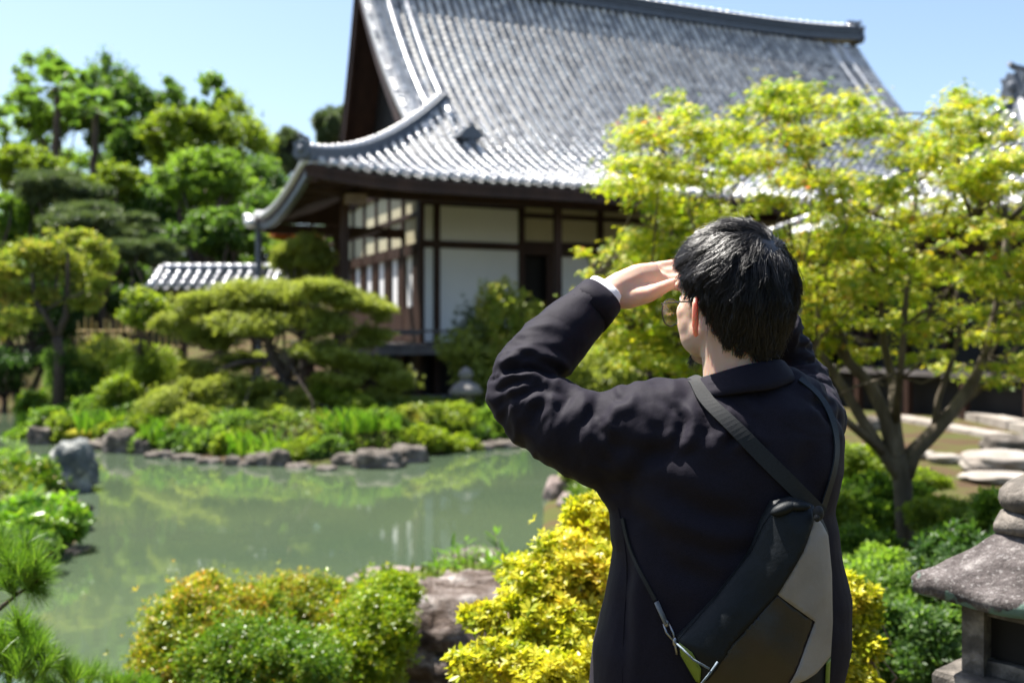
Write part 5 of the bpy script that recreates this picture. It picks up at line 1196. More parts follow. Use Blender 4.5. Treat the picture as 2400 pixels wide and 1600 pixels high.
def remesh(mb, vox, sm=4, lam=.5):
    me = bpy.data.meshes.new('tmp'); me.from_pydata(mb.v, [], mb.f); me.update(); o = bpy.data.objects.new('tmp', me); COL.objects.link(o)
    md = o.modifiers.new('r', 'REMESH'); md.mode = 'VOXEL'; md.voxel_size = vox; md.adaptivity = 0
    dg = bpy.context.evaluated_depsgraph_get(); ev = o.evaluated_get(dg); m2 = bpy.data.meshes.new_from_object(ev)
    V = np.empty(len(m2.vertices)*3); m2.vertices.foreach_get('co', V); V = V.reshape(-1, 3); F = np.empty(len(m2.polygons)*4, int)
    nl = len(m2.loops); li = np.empty(nl, int); m2.loops.foreach_get('vertex_index', li)
    F = li.reshape(-1, 4) if nl == len(m2.polygons)*4 else None
    E_ = np.empty(len(m2.edges)*2, int); m2.edges.foreach_get('vertices', E_); E_ = E_.reshape(-1, 2)
    bpy.data.objects.remove(o); bpy.data.meshes.remove(me); bpy.data.meshes.remove(m2)
    V = smooth(V, E_, sm, lam); return V, F, E_
def smooth(V, E_, it, lam=.5):
    n = len(V); deg = np.bincount(E_.ravel(), minlength=n).astype(float)
    for _ in range(it):
        S = np.zeros_like(V)
        for c in range(3): S[:, c] = np.bincount(E_[:, 0], V[E_[:, 1], c], n)+np.bincount(E_[:, 1], V[E_[:, 0], c], n)
        V = V+(S/deg[:, None]-V)*lam
    return V
def normals(V, F):
    a = np.cross(V[F[:, 2]]-V[F[:, 0]], V[F[:, 3]]-V[F[:, 1]]); N = np.zeros_like(V)
    for k in range(4):
        for c in range(3): N[:, c] += np.bincount(F[:, k], a[:, c], len(V))
    return N/(np.linalg.norm(N, axis=1)[:, None]+1e-12)
def sections(mb, S, n=36, pw=2.4):
    V = []
    for (z, cx, cy, rx, ry) in S:
        for j in range(n):
            t = 2*math.pi*j/n; c, s = math.cos(t), math.sin(t); V.append((cx+rx*math.copysign(abs(c)**(2/pw), c), cy+ry*math.copysign(abs(s)**(2/pw), s), z))
    F = [[i*n+j, i*n+(j+1) % n, (i+1)*n+(j+1) % n, (i+1)*n+j] for i in range(len(S)-1) for j in range(n)]
    F += [list(range(n))[::-1], [(len(S)-1)*n+j for j in range(n)]]; mb.add(V, F)
def wt(mb, pts, n=14): mb.tube([W(x, y, Y) for x, y, Y, r in pts], [p[3] for p in pts], n); mb.ell(W(*pts[0][:3]), (pts[0][3],)*3) if 1 else None
person = thing('person', 'man in a dark jacket seen from behind, both hands raised to shade his eyes', 'person', (.345, 1.60, 0))
HC = np.array([.357, 1.62, 1.626]); PSI = R(33)
RH = np.array([[math.cos(PSI), -math.sin(PSI), 0], [math.sin(PSI), math.cos(PSI), 0], [0, 0, 1]])
def HL(p): return HC+RH@np.array(p, float)
# ---- body
bd = MB()
TS = [(.80,.32,1.60,.175,.11),(.90,.32,1.60,.175,.11),(1.0,.325,1.60,.16,.10),(1.12,.34,1.6,.15,.095),(1.25,.345,1.6,.155,.10),(1.35,.35,1.60,.165,.095),(1.40,.355,1.60,.16,.08),(1.435,.36,1.6,.11,.06),(1.455,.365,1.602,.06,.055)]
sections(bd, TS)
bd.tube([(.362,1.60,1.42),(.366,1.603,1.47),(.364,1.606,1.51),(.36,1.612,1.56)], [.064,.058,.057,.058], 20)
for s in (-1, 1):
    bd.tube([(.32+s*.09,1.60,.88),(.32+s*.10,1.59,.5),(.32+s*.105,1.60,.09)], [.085,.058,.042], 14); bd.ell((.32+s*.105,1.66,.05), (.045,.11,.04))
E3 = lambda c, r, M_=None: bd.ell(HL(c), r, RH if M_ is None else RH@M_, 24, 16)
E3((0,-.008,.026), (.070,.088,.066)); E3((0,.028,-.03), (.062,.064,.078)); E3((.032,.018,-.072), (.030,.045,.036)); E3((-.032,.018,-.072), (.030,.045,.036))
E3((.026,.040,-.080), (.032,.042,.036)); E3((-.026,.040,-.080), (.032,.042,.036)); E3((.030,.046,-.058), (.030,.038,.046)); E3((-.030,.046,-.058), (.030,.038,.046)); E3((0,.058,-.106), (.029,.027,.024)); E3((0,.076,-.076), (.023,.016,.018)); E3((0,.072,.004), (.054,.024,.017)); E3((.034,.056,-.042), (.026,.026,.024)); E3((-.034,.056,-.042), (.026,.026,.024))
bd.tube([HL((0,.088,-.006)), HL((0,.104,-.032)), HL((0,.109,-.046))], [.007,.009,.011], 10); E3((.011,.098,-.049), (.007,.009,.006)); E3((-.011,.098,-.049), (.007,.009,.006))
for s in (-1, 1):   # ears: tilted flattened discs with a raised rim
    e = np.array([s*.80, -.60, 0]); e /= np.linalg.norm(e); up = np.array([s*.10, -.12, .98]); up /= np.linalg.norm(up); nn = np.cross(e, up); M_ = np.stack([e, nn, up], 1)
    c = np.array([s*.079, -.002, -.050]); bd.ell(HL(c+e*.004), (.014, .0045, .027), RH@M_, 16, 12)
    P = []
    for k in range(11):
        a = math.radians(-115+k*23); wr_ = .0165*(1-.25*(a < -0.9)); P.append(HL(c+e*(math.cos(a)*wr_+.004)+up*(math.sin(a)*.030)))
    bd.tube(P, [.0042]+[.0046]*9+[.0042], 8); bd.ell(HL(c-up*.026+e*.004), (.007, .0045, .009), RH@M_, 10, 8)
# arms inside the sleeves and the hands
bd.tube([W(1660,1000,1.60), W(1480,1015,1.6), W(1300,980,1.62), W(1225,920,1.64), W(1310,795,1.70), W(1400,706,1.738)], [.055,.050,.040,.032,.033,.029], 14)
bd.tube([W(1820,960,1.6), W(1895,985,1.68), W(1865,895,1.85), W(1835,800,1.83), W(1800,705,1.77)], [.05,.040,.030,.028,.026], 14)
def hand(pts):
    for P, r in pts: bd.tube([W(*p) for p in P], r, 12); bd.ell(W(*P[-1]), (r[-1] if not hasattr(r[-1], '__len__') else min(r[-1]),)*3, None, 10, 8)
for q_ in ((1540,629,1.797),(1543,646,1.789),(1545,661,1.780),(1541,676,1.770)): bd.ell(W(*q_), (.0118,.0118,.0105), None, 12, 8)
hand([([(1396,712,1.735),(1420,697,1.742),(1455,680,1.750),(1500,664,1.762),(1545,655,1.776)], [.029,.0295,(.026,.033),(.021,.036),(.015,.033)]),
      ([(1470,652,1.777),(1540,626,1.802),(1590,617,1.81),(1640,624,1.806),(1670,630,1.80)], [.014,.0105,.0092,.0085,.0078]),
      ([(1475,665,1.768),(1543,643,1.792),(1597,636,1.798),(1650,640,1.796),(1690,650,1.79)], [.013,.0108,.0095,.0088,.008]),
      ([(1475,675,1.76),(1545,659,1.783),(1597,653,1.785),(1640,660,1.782),(1672,670,1.776)], [.013,.0108,.0094,.0086,.0078]),
      ([(1475,688,1.755),(1540,675,1.772),(1582,670,1.77),(1612,676,1.765),(1635,684,1.758)], [.012,.0098,.0085,.0078,.007]),
      ([(1425,705,1.742),(1475,700,1.738),(1520,690,1.738),(1558,672,1.742),(1580,662,1.745)], [.015,.0185,.0150,.0115,.0092])])
hand([([(1800,705,1.77),(1770,685,1.775),(1735,665,1.78),(1700,655,1.785)], [.028,(.020,.034),(.016,.036),(.014,.034)])]+
     [([(1705,y,1.785),(1660+dx,y-4,1.795-(y-655)*.0004),(1630+dx,y,1.79-(y-655)*.0004),(1608+dx,y+5,1.785-(y-655)*.0004)], [.0105,.0092,.0085,.0078]) for y, dx in ((632,6),(648,0),(664,4),(679,20))]+
     [([(1775,700,1.765),(1735,705,1.755),(1705,695,1.75),(1690,685,1.75)], [.016,.014,.011,.009])])
V, F, E_ = remesh(bd, .0034, 3, .5)
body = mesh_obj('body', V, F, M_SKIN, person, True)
body.data.materials.append(surf('ear_skin_backlit', [(.3, (.62, .34, .26)), (.7, (.68, .40, .30))], 14, .45, .15, 120, .4, bdist=.002, sub=.016))  # ears redder by nature; glow of light through them also tinted in
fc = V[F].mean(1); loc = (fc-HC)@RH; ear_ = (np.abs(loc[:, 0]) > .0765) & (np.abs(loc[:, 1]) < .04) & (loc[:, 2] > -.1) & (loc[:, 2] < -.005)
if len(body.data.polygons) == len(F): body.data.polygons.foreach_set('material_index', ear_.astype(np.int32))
# ---- jacket
jk = MB()
JS = [(.78,.318,1.60,.21,.145),(.90,.32,1.60,.205,.143),(.987,.324,1.6,.198,.138),(1.05,.334,1.6,.203,.134),(1.125,.345,1.6,.196,.128),(1.193,.343,1.6,.182,.123),(1.27,.342,1.60,.170,.120),(1.33,.349,1.60,.176,.120),(1.39,.353,1.60,.176,.110),(1.43,.358,1.60,.155,.095),(1.455,.364,1.60,.112,.076),(1.472,.369,1.60,.075,.062)]
sections(jk, JS, 40)
jk.tube([W(*p[:3]) for p in [(1700,985,1.60),(1640,1000,1.60),(1560,1008,1.60),(1480,1022,1.6),(1400,1030,1.61),(1320,1000,1.62),(1250,955,1.64),(1212,915,1.65),(1222,880,1.662),(1262,838,1.68),(1312,793,1.70),(1360,744,1.72),(1402,702,1.74)]], [.06,.078,.085,.085,.079,.072,.064,.057,.054,.056,.054,.048,.0425], 24)
wt(jk, [(1343,1017,1.6,.05),(1443,1088,1.6,.052),(1500,1145,1.6,.062),(1540,1220,1.6,.085)], 20)
jk.tube([W(*p) for p in [(1760,960,1.6),(1830,965,1.6),(1890,985,1.64),(1905,985,1.69),(1890,935,1.78),(1866,888,1.86),(1845,840,1.86),(1832,795,1.84),(1822,752,1.81)]], [.07,.075,.062,.054,.052,.051,.047,.043,.042], 22)
wt(jk, [(1880,1010,1.62,.05),(1890,1080,1.61,.05),(1880,1160,1.6,.05)], 18)
V, F, E_ = remesh(jk, .0038, 6, .5)
# cloth folds as real relief: each is a soft groove with a raised lip, laid out in the X-Z plane
def xz(px, py, Y): q = W(px, py, Y); return np.array([q[0], q[2]])
CRS = [  # (points px, Y, width m, depth m)
 ([(1219,836),(1262,848),(1300,862),(1322,884)],1.66,.007,.0075), ([(1167,879),(1200,862),(1240,858),(1275,876),(1305,895)],1.66,.007,.0080), ([(1150,915),(1190,897),(1232,892),(1285,905)],1.65,.0065,.0070),
 ([(1176,940),(1220,917),(1265,910),(1320,915)],1.64,.007,.0055), ([(1190,860),(1230,838),(1262,830)],1.66,.006,.0045), ([(1240,990),(1250,955),(1275,930)],1.64,.008,.0045),
 ([(1405,925),(1385,950),(1362,985),(1352,1010)],1.6,.008,.0060), ([(1428,928),(1398,965),(1392,990),(1412,1026)],1.6,.009,.0085), ([(1340,905),(1322,935),(1300,965)],1.6,.009,.0040),
 ([(1470,905),(1450,930),(1430,930)],1.6,.008,.0045), ([(1567,930),(1580,975),(1572,1010),(1550,1030)],1.6,.008,.0070), ([(1625,945),(1634,985),(1628,1010)],1.6,.008,.0065), ([(1540,925),(1556,950),(1560,965)],1.6,.006,.0040),
 ([(1693,985),(1680,1010),(1668,1030)],1.6,.008,.0050), ([(1718,1000),(1728,1020),(1740,1040)],1.6,.008,.0050), ([(1660,960),(1655,990),(1640,1015)],1.6,.007,.0035), ([(1440,1030),(1500,1050),(1560,1046),(1610,1030)],1.6,.014,.0045),
 ([(1700,930),(1722,950),(1735,975)],1.58,.008,.0035), ([(1460,1010),(1430,1040),(1400,1085)],1.6,.014,.004), ([(1860,930),(1885,948),(1910,985)],1.62,.007,.005), ([(1875,925),(1905,945),(1935,980)],1.64,.006,.005), ([(1880,905),(1915,915),(1945,945)],1.7,.006,.005), ([(1870,850),(1895,850),(1915,862)],1.84,.005,.006), ([(1865,870),(1895,868),(1925,885)],1.84,.005,.006), ([(1862,888),(1895,885),(1932,903)],1.82,.005,.006), ([(1858,815),(1880,812),(1900,822)],1.84,.005,.005), ([(1860,790),(1880,778),(1893,785)],1.84,.005,.005),
 ([(1470,1190),(1560,1260),(1680,1300),(1790,1290)],1.48,.016,.006), ([(1500,1250),(1590,1330),(1700,1370)],1.48,.018,.006), ([(1560,1150),(1650,1200),(1760,1220)],1.48,.018,.005), ([(1480,1300),(1470,1400),(1462,1600)],1.5,.010,.004), ([(1900,1030),(1890,1100),(1900,1160)],1.49,.02,.006), ([(1770,900),(1790,1000),(1800,1100)],1.48,.03,.004),
]
N = normals(V, F); D = np.zeros(len(V)); XZ = V[:, [0, 2]]
front = N[:, 1] < .45
for P, Y, w, d in CRS:
    P = [xz(x, y, Y) for x, y in P]
    # densify with Catmull-like linear
    best = np.full(len(V), 9.); sgn = np.zeros(len(V)); tt = np.zeros(len(V)); tot = len(P)-1
    for i in range(tot):
        a, b = P[i], P[i+1]; ab = b-a; l2 = ab@ab; t = np.clip(((XZ-a)@ab)/l2, 0, 1); q = a+t[:, None]*ab; e = XZ-q; dist = np.linalg.norm(e, axis=1); cr = (ab[0]*e[:, 1]-ab[1]*e[:, 0])/math.sqrt(l2)
        up = dist < best; best = np.where(up, dist, best); sgn = np.where(up, np.sign(cr), sgn); tt = np.where(up, (i+t)/tot, tt)
    env = np.clip(np.sin(np.clip(tt, 0.03, .97)*math.pi), 0, 1)**.6
    d *= 1.3; x = best*sgn/w; gmask = np.exp(-np.clip(best/w-3, 0, 9)); D += np.where(front, d*env*(-np.exp(-x**2)+.75*np.exp(-((x-1.7)/1.1)**2)+.3*np.exp(-((x+1.9)/1.2)**2))*gmask, 0)
# drapery folds that run round the sleeves, strongest at elbow and armpit
def sleeve_folds(path, prof, fs, seed):
    Pp = np.array([W(*q) for q in path]); seg = np.linalg.norm(np.diff(Pp, axis=0), axis=1); cum = np.concatenate([[0], np.cumsum(seg)])
    best = np.full(len(V), 9.); S = np.zeros(len(V)); A = np.zeros(len(V))
    for i in range(len(Pp)-1):
        a, b = Pp[i], Pp[i+1]; ab = b-a; t = np.clip(((V-a)@ab)/(ab@ab), 0, 1); q = a+t[:, None]*ab; e = V-q; dd_ = np.linalg.norm(e, axis=1); up = dd_ < best
        tn = ab/np.linalg.norm(ab); u = np.cross(tn, [0, 1., 0]); u /= np.linalg.norm(u); v_ = np.cross(tn, u); ang = np.arctan2(e@v_, e@u)
        best = np.where(up, dd_, best); S = np.where(up, cum[i]+t*seg[i], S); A = np.where(up, ang, A)
    amp = np.interp(S/cum[-1], prof[0], prof[1])*(best < .10)
    out_ = np.zeros(len(V)); idx_ = np.where(amp > 1e-5)[0]
    for k in idx_:
        w1 = noise.noise(Vector((S[k]*fs+.9*math.sin(A[k]+seed), math.cos(A[k])*.9, math.sin(A[k])*.9+seed))); w2 = noise.noise(Vector((S[k]*fs*2.1, math.cos(A[k])*1.7+4, math.sin(A[k])*1.7+seed)))
        out_[k] = amp[k]*((.42-abs(w1)*2.1)+.35*(.4-abs(w2)*2.0))
    return out_
D += sleeve_folds([(1640,1000,1.60),(1560,1008,1.60),(1480,1022,1.6),(1400,1030,1.61),(1320,1000,1.62),(1250,955,1.64),(1212,915,1.65),(1222,880,1.662),(1262,838,1.68),(1312,793,1.70),(1360,744,1.72),(1402,702,1.74)], ([0, .12, .3, .5, .62, .72, .85, 1], [.0034, .0036, .0028, .0055, .0075, .0038, .0012, .0006]), 26, 1.7)
D += sleeve_folds([(1830,965,1.6),(1890,985,1.64),(1905,985,1.69),(1890,935,1.78),(1866,888,1.86),(1845,840,1.86),(1832,795,1.84),(1822,752,1.81)], ([0, .3, .7, 1], [.004, .006, .008, .003]), 30, 6.1)
# small random rumpling
rn = np.array([noise.noise(Vector((v[0]*22, v[1]*22, v[2]*30)))*.0014+noise.noise(Vector((v[0]*9, v[1]*9, v[2]*14+5)))*.0035 for v in V])
V = V+N*(D+rn)[:, None]; V = smooth(V, E_, 2, .4)
jacket = mesh_obj('jacket', V, F, M_COAT, person, True)
BV = BVHTree.FromPolygons([tuple(v) for v in V], [list(map(int, f)) for f in F])
def hit(px, py, default=1.48):
    d = Vector(((px-1200)/FP, 1, -(py-HY)/FP)); L_ = d.length; d.normalize(); h = BV.ray_cast(Vector((0, 0, CAMZ)), d)
    if h[0] is None: return W(px, py, default), np.array([0, -1, 0.])
    return np.array(h[0]), np.array(h[1])
# side seams and back seam piping
def resample(P, n):
    P = np.array(P, float); L_ = np.concatenate([[0], np.cumsum(np.linalg.norm(np.diff(P, axis=0), axis=1))]); t = np.linspace(0, L_[-1], n); return np.stack([np.interp(t, L_, P[:, k]) for k in range(P.shape[1])], 1)
def catmull(P, n):
    P = np.array(P, float); Q = []
    for i in range(len(P)-1):
        p0, p1, p2, p3 = P[max(i-1, 0)], P[i], P[i+1], P[min(i+2, len(P)-1)]
        for t in np.linspace(0, 1, 12, endpoint=False): Q.append(.5*((2*p1)+(-p0+p2)*t+(2*p0-5*p1+4*p2-p3)*t*t+(-p0+3*p1-3*p2+p3)*t**3))
    Q.append(P[-1]); return resample(Q, n)
def down(x, y):
    h = BV.ray_cast(Vector((x, y, 1.8)), Vector((0, 0, -1))); return np.array(h[0]), np.array(h[1])
def ribbon(name, pts, w, th, m_, parent, off=.003, n=44, default=1.48, sm=26, pre=()):
    P = catmull(pts, n); H = [down(*q) for q in pre]+[hit(x, y, default) for x, y in P]; C = resample([h[0] for h in H], n+2*len(pre)); NN0 = np.array([h[1] for h in H]); NN0 = np.stack([np.interp(np.linspace(0, len(H)-1, n+2*len(pre)), np.arange(len(H)), NN0[:, k]) for k in range(3)], 1); n = n+2*len(pre)

    for _ in range(sm): C[1:-1] = (C[:-2]+2*C[1:-1]+C[2:])/4
    NN = NN0
    for _ in range(40): NN[1:-1] = (NN[:-2]+NN[1:-1]+NN[2:])/3
    NN /= np.linalg.norm(NN, axis=1)[:, None]; V = []
    for i in range(n):
        t = C[min(i+1, n-1)]-C[max(i-1, 0)]; t /= np.linalg.norm(t)+1e-9; s = np.cross(t, NN[i]); s /= np.linalg.norm(s)+1e-9; nn = np.cross(s, t); nn = nn if nn@NN[i] > 0 else -nn; c = C[i]+nn*off
        V += [c-s*w/2, c+s*w/2, c+s*w/2+nn*th, c-s*w/2+nn*th]
    Fz = []
    for i in range(n-1): b = i*4; Fz += [[b+j, b+(j+1) % 4, b+4+(j+1) % 4, b+4+j] for j in range(4)]
    Fz += [[0, 1, 2, 3], [len(V)-1, len(V)-2, len(V)-3, len(V)-4]]; return mesh_obj(name, np.array(V), Fz, m_, parent)
ribbon('jacket_seam', [(1449,1190),(1470,1320),(1462,1450),(1458,1600)], .0016, .0012, M_COAT, person, -.0004)
ribbon('sleeve_hem_stitch', [(1345,690),(1385,715),(1408,745),(1412,768)], .0012, .0008, M_COAT, person, -.0002, 20)
# sleeve hems (crisp open ends) and the shirt cuff
def ringtube(name, a, b, r0, r1, m_, wall=.0025, n=32, sq=(1, 1), zc=.0):
    a, b = np.array(a), np.array(b); t = b-a; t = t/np.linalg.norm(t); u = np.cross(t, [0, 0, 1.]); u /= np.linalg.norm(u); v = np.cross(t, u); V = []
    for c, r in ((a, r0), ((a+b)/2, (r0+r1)/2*1.01), (b, r1), (b, r1-wall), (a, r0-wall)):
        for j in range(n): th = 2*math.pi*j/n; V.append(c+u*math.cos(th)*r*sq[0]+v*math.sin(th)*r*sq[1]+t*.0012*math.sin(3*th+zc))
    k = 5; Fz = [[i*n+j, i*n+(j+1) % n, ((i+1) % k)*n+(j+1) % n, ((i+1) % k)*n+j] for i in range(k) for j in range(n)]; return mesh_obj(name, np.array(V), Fz, m_, person, True)
ringtube('sleeve_hem', W(1372,736,1.724), W(1407,697,1.742), .0450, .0425, M_COAT)
ringtube('shirt_cuff', W(1388,718,1.734), W(1421,684,1.748), .0385, .0365, M_SHIRT, zc=1.0)
ringtube('shirt_cuff', W(1812,765,1.815), W(1797,725,1.79), .034, .032, M_SHIRT)
# collar
CV = []; nth = 61
prof = [(0.0, .058, 0), (.12, .062, .006), (.22, .066, .007), (.34, .071, .004), (.55, .079, -.0075), (.78, .087, -.0175), (1.0, .094, -.028)]
for i in range(nth):
    th = R(-152+304*i/(nth-1)); dx, dy = math.sin(th), -math.cos(th)
    for u_, rr, dz in prof:
        rx = rr*(1.02); ry = rr*.93; x = .366-.004*u_+dx*rx; y = 1.602+dy*ry
        zc_ = 1.494+.24*(x-.368)*(1-.35*u_)+dz*(1+.15*math.cos(th*2))-.018*(1-math.cos(th))*.5
        CV.append((x, y, zc_+.0012*math.sin(i*.5)*u_))
npf = len(prof); CV = np.array(CV); CF = [[i*npf+j, (i+1)*npf+j, (i+1)*npf+j+1, i*npf+j+1] for i in range(nth-1) for j in range(npf-1)]
in_ = CV.copy(); 
for i in range(nth):
    c = np.array([.366, 1.602]); 
    for j in range(npf):
        d = CV[i*npf+j, :2]-c; in_[i*npf+j, :2] = CV[i*npf+j, :2]-d/np.linalg.norm(d)*(.0028 if j > 2 else -.0028); in_[i*npf+j, 2] -= .0022 if j > 1 else 0
k = len(CV); CVV = np.vstack([CV, in_]); CF += [[k+f[3], k+f[2], k+f[1], k+f[0]] for f in CF[:]]
for i in range(nth-1):
    for j in (0, npf-1): a, b = i*npf+j, (i+1)*npf+j; CF.append([a, b, k+b, k+a] if j else [b, a, k+a, k+b])
for i in (0, nth-1):
    for j in range(npf-1): a, b = i*npf+j, i*npf+j+1; CF.append([a, b, k+b, k+a])
collar = mesh_obj('collar', CVV, CF, M_COAT, person, True)
# trousers and shoes (below the frame)
tr = MB()
for s in (-1, 1): tr.tube([(.32+s*.088,1.60,.93),(.32+s*.10,1.59,.5),(.32+s*.105,1.60,.08)], [.105,.085,.075], 18)
tr.build('trousers', surf('charcoal_trousers', [(.3, (.02, .02, .022)), (.7, (.035, .035, .038))], 90, .8), person, True)
for s in (-1, 1): mb = MB(); mb.ell((.32+s*.11, 1.66, .05), (.055, .15, .055), None, 20, 12); mb.abox(.32+s*.11-.05, .32+s*.11+.05, 1.53, 1.79, -.0, .025); mb.build('shoe', surf('black_leather', [(.3, (.012, .012, .012)), (.7, (.02, .02, .02))], 30, .35), person, True)
for s in (-1, 1): mb = MB(); mb.ell(HL((s*.031, .074, -.020)), (.0105,)*3, None, 14, 10); mb.build('eye', surf('eye_white', [(.3, (.7, .7, .68)), (.7, (.75, .74, .72))], 5, .2, 0), person, True)

# ---- hair
M_HAIR = surf('black_hair', [(.2, (.006, .005, .005)), (.8, (.024, .022, .024))], 30, .38, 0, spec=.5, island=.6)
HRX, HRY, HRZ, HCY = .0890, .1030, .103, -.008
KZ = np.array([-.16, -.13, -.115, -.09, -.06, -.03, 0]); KK = np.array([.50, .58, .63, .75, .89, .975, 1.0])
def shell(p, off):
    """project local points to the hair shell with offset"""
    p = p.copy(); q = p-np.array([0, HCY, 0]); z = q[:, 2]; out_ = np.empty_like(q)
    e = np.sqrt((q[:, 0]/(HRX+off))**2+(q[:, 1]/(HRY+off))**2+(z/(HRZ+off))**2)+1e-9; up = q/e[:, None]
    k = np.interp(z, KZ, KK); cyo = np.interp(z, [-.13, 0], [-.008, 0]); r = np.sqrt((q[:, 0]/((HRX+off)*k))**2+((q[:, 1]-cyo)/((HRY+off)*k))**2)+1e-9
    lo = q.copy(); lo[:, 0] = q[:, 0]/r; lo[:, 1] = (q[:, 1]-cyo)/r+cyo
    out_ = np.where((z > 0)[:, None], up, lo); return out_+np.array([0, HCY, 0])
def shell_n(p):
    q = p-np.array([0, HCY, 0]); n_ = np.stack([q[:, 0]/HRX**2, q[:, 1]/HRY**2, np.where(q[:, 2] > 0, q[:, 2]/HRZ**2, q[:, 2]*.3/HRZ**2)], 1); return n_/(np.linalg.norm(n_, axis=1)[:, None]+1e-9)
HLphi = np.radians([0, 30, 50, 62, 74, 84, 96, 108, 125, 150, 180]); HLz = np.array([-.118, -.115, -.104, -.088, -.062, -.022, -.030, -.006, .030, .050, .056])
def hairline(p): phi = np.abs(np.arctan2(p[:, 0], -(p[:, 1]-HCY))); return np.interp(phi, HLphi, HLz)
rh = np.random.default_rng(11)
WH = np.array([.004, -.082, .068])
NG = 900
d = rh.normal(size=(NG*5, 3)); d /= np.linalg.norm(d, axis=1)[:, None]; p0 = shell(d*np.array([HRX, HRY, .13])+[0, HCY, 0], -.010); keep = p0[:, 2] > hairline(p0)+.004; p0 = p0[keep][:NG]; NG = len(p0)
K = 10
def grow(p0, seed_noise, length, liftv, K=K):
    lowr = rh.normal(size=len(p0))*.5; wph = rh.uniform(0, 6.28, len(p0)); n_ = len(p0); P = np.empty((n_, K, 3)); P[:, 0] = p0; cur = p0.copy()
    base = cur-WH; 
    for k in range(1, K):
        nn = shell_n(cur); v = cur-WH; v = v-nn*(v*nn).sum(1)[:, None]; dist = np.linalg.norm(v, axis=1); v /= dist[:, None]+1e-6
        sw = np.cross(nn, v); f = np.exp(-dist/.03)[:, None]
        g = np.array([0, 0, -1.0]); g = g-nn*(nn@g)[:, None]
        side = np.array([noise.noise(Vector((float(a[0])*38+seed_noise, float(a[1])*38, float(a[2])*38))) for a in cur])
        t = v*(1.0)+sw*(.9*f+1.15*side[:, None]+.45*np.sin(wph+k*.85)[:, None])+g*(.30+.30*k/K); t /= np.linalg.norm(t, axis=1)[:, None]+1e-9
        cur = cur+t*(length/(K-1))[:, None]; off = -.008+ (k/(K-1))*(.009+liftv)
        cur = shell(cur, 0.0) if False else cur
        q = np.empty_like(cur)
        q = _shellv(cur, off)
        low = q[:, 2] < hairline(q)-.004+.008*lowr
        q[low] = P[low, k-1]+(q[low]-P[low, k-1])*.06
        P[:, k] = q; cur = q
    return P
def _shellv(p, off):
    q = p-np.array([0, HCY, 0]); z = q[:, 2]
    e = np.sqrt((q[:, 0]/(HRX+off))**2+(q[:, 1]/(HRY+off))**2+(z/(HRZ+off))**2)+1e-9; up = q/e[:, None]
    k = np.interp(z, KZ, KK); cyo = np.interp(z, [-.13, 0], [-.008, 0]); r = np.sqrt((q[:, 0]/((HRX+off)*k))**2+((q[:, 1]-cyo)/((HRY+off)*k))**2)+1e-9
    lo = q.copy(); lo[:, 0] = q[:, 0]/r; lo[:, 1] = (q[:, 1]-cyo)/r+cyo
    return np.where((z > 0)[:, None], up, lo)+np.array([0, HCY, 0])
length = np.interp(p0[:, 2], [-.11, -.07, -.03, .03, .1], [.020, .034, .052, .066, .070])*rh.uniform(.8, 1.15, NG)
lift = np.interp(p0[:, 2], [-.1, -.04, .02, .1], [.0, .001, .0045, .006])*rh.uniform(-.3, 1.7, NG)
G_ = grow(p0, 3.3, length, lift)
CH = 26
idx = np.repeat(np.arange(NG), CH); NS_ = len(idx)
offr = rh.normal(size=(NS_, 3))*.0040; w_k = np.linspace(0, 1, K)
P = G_[idx].copy(); fade = (1-.55*w_k**1.2)
P += offr[:, None, :]*fade[None, :, None]
P += rh.normal(size=(NS_, 1, 3))*.0011*w_k[None, :, None]
fl = rh.uniform(size=NS_) < .05
P += (fl[:, None, None]*rh.normal(size=(NS_, 1, 3))*.007)*(w_k**2)[None, :, None]
# push points back to the shell so that the roots stay buried
for k in range(K):
    n_ = shell_n(P[:, k]); ph = rh.uniform(0, 6.28, NS_); P[:, k] += n_*(.0006*np.sin(k*1.3+ph))[:, None]
lcut = rh.uniform(.75, 1.0, NS_)
for k in range(1, K): P[:, k] = P[:, 0]*0+P[:, k]
Pw = P@RH.T+HC
def strands(name, Pw, rad, parent, m_):
    n_, K_, _ = Pw.shape; T_ = np.gradient(Pw, axis=1); T_ /= np.linalg.norm(T_, axis=2)[:, :, None]+1e-12; ref = np.array([.3, .2, .93]); A = np.cross(T_, ref); A /= np.linalg.norm(A, axis=2)[:, :, None]+1e-9; B = np.cross(T_, A)
    rr = (rad*np.linspace(1, .3, K_)**.8)[None, :, None]*rh.uniform(.7, 1.2, (n_, 1, 1)); V = []
    for j in range(3): a = 2*math.pi*j/3; V.append(Pw+(A*math.cos(a)+B*math.sin(a))*rr)
    V = np.stack(V, 2).reshape(-1, 3); F_ = []
    base = (np.arange(n_)*K_*3)[:, None, None]; k_ = np.arange(K_-1)[None, :, None]*3; j_ = np.arange(3)[None, None, :]; a = base+k_+j_; b = base+k_+(j_+1) % 3
    F_ = np.stack([a, b, b+3, a+3], -1).reshape(-1, 4); return mesh_obj(name, V, F_, m_, parent, True)
hair = strands('hair', Pw, .00046, person, M_HAIR); hair['kind'] = 'stuff' if 0 else ''
if 'kind' in hair: del hair['kind']
# flyaway hairs
pf = p0[rh.integers(0, NG, 700)]; Gf = grow(pf, 9.1, rh.uniform(.03, .080, 700), rh.uniform(.002, .013, 700)); strands('stray_hair', Gf@RH.T+HC, .00022, person, M_HAIR)
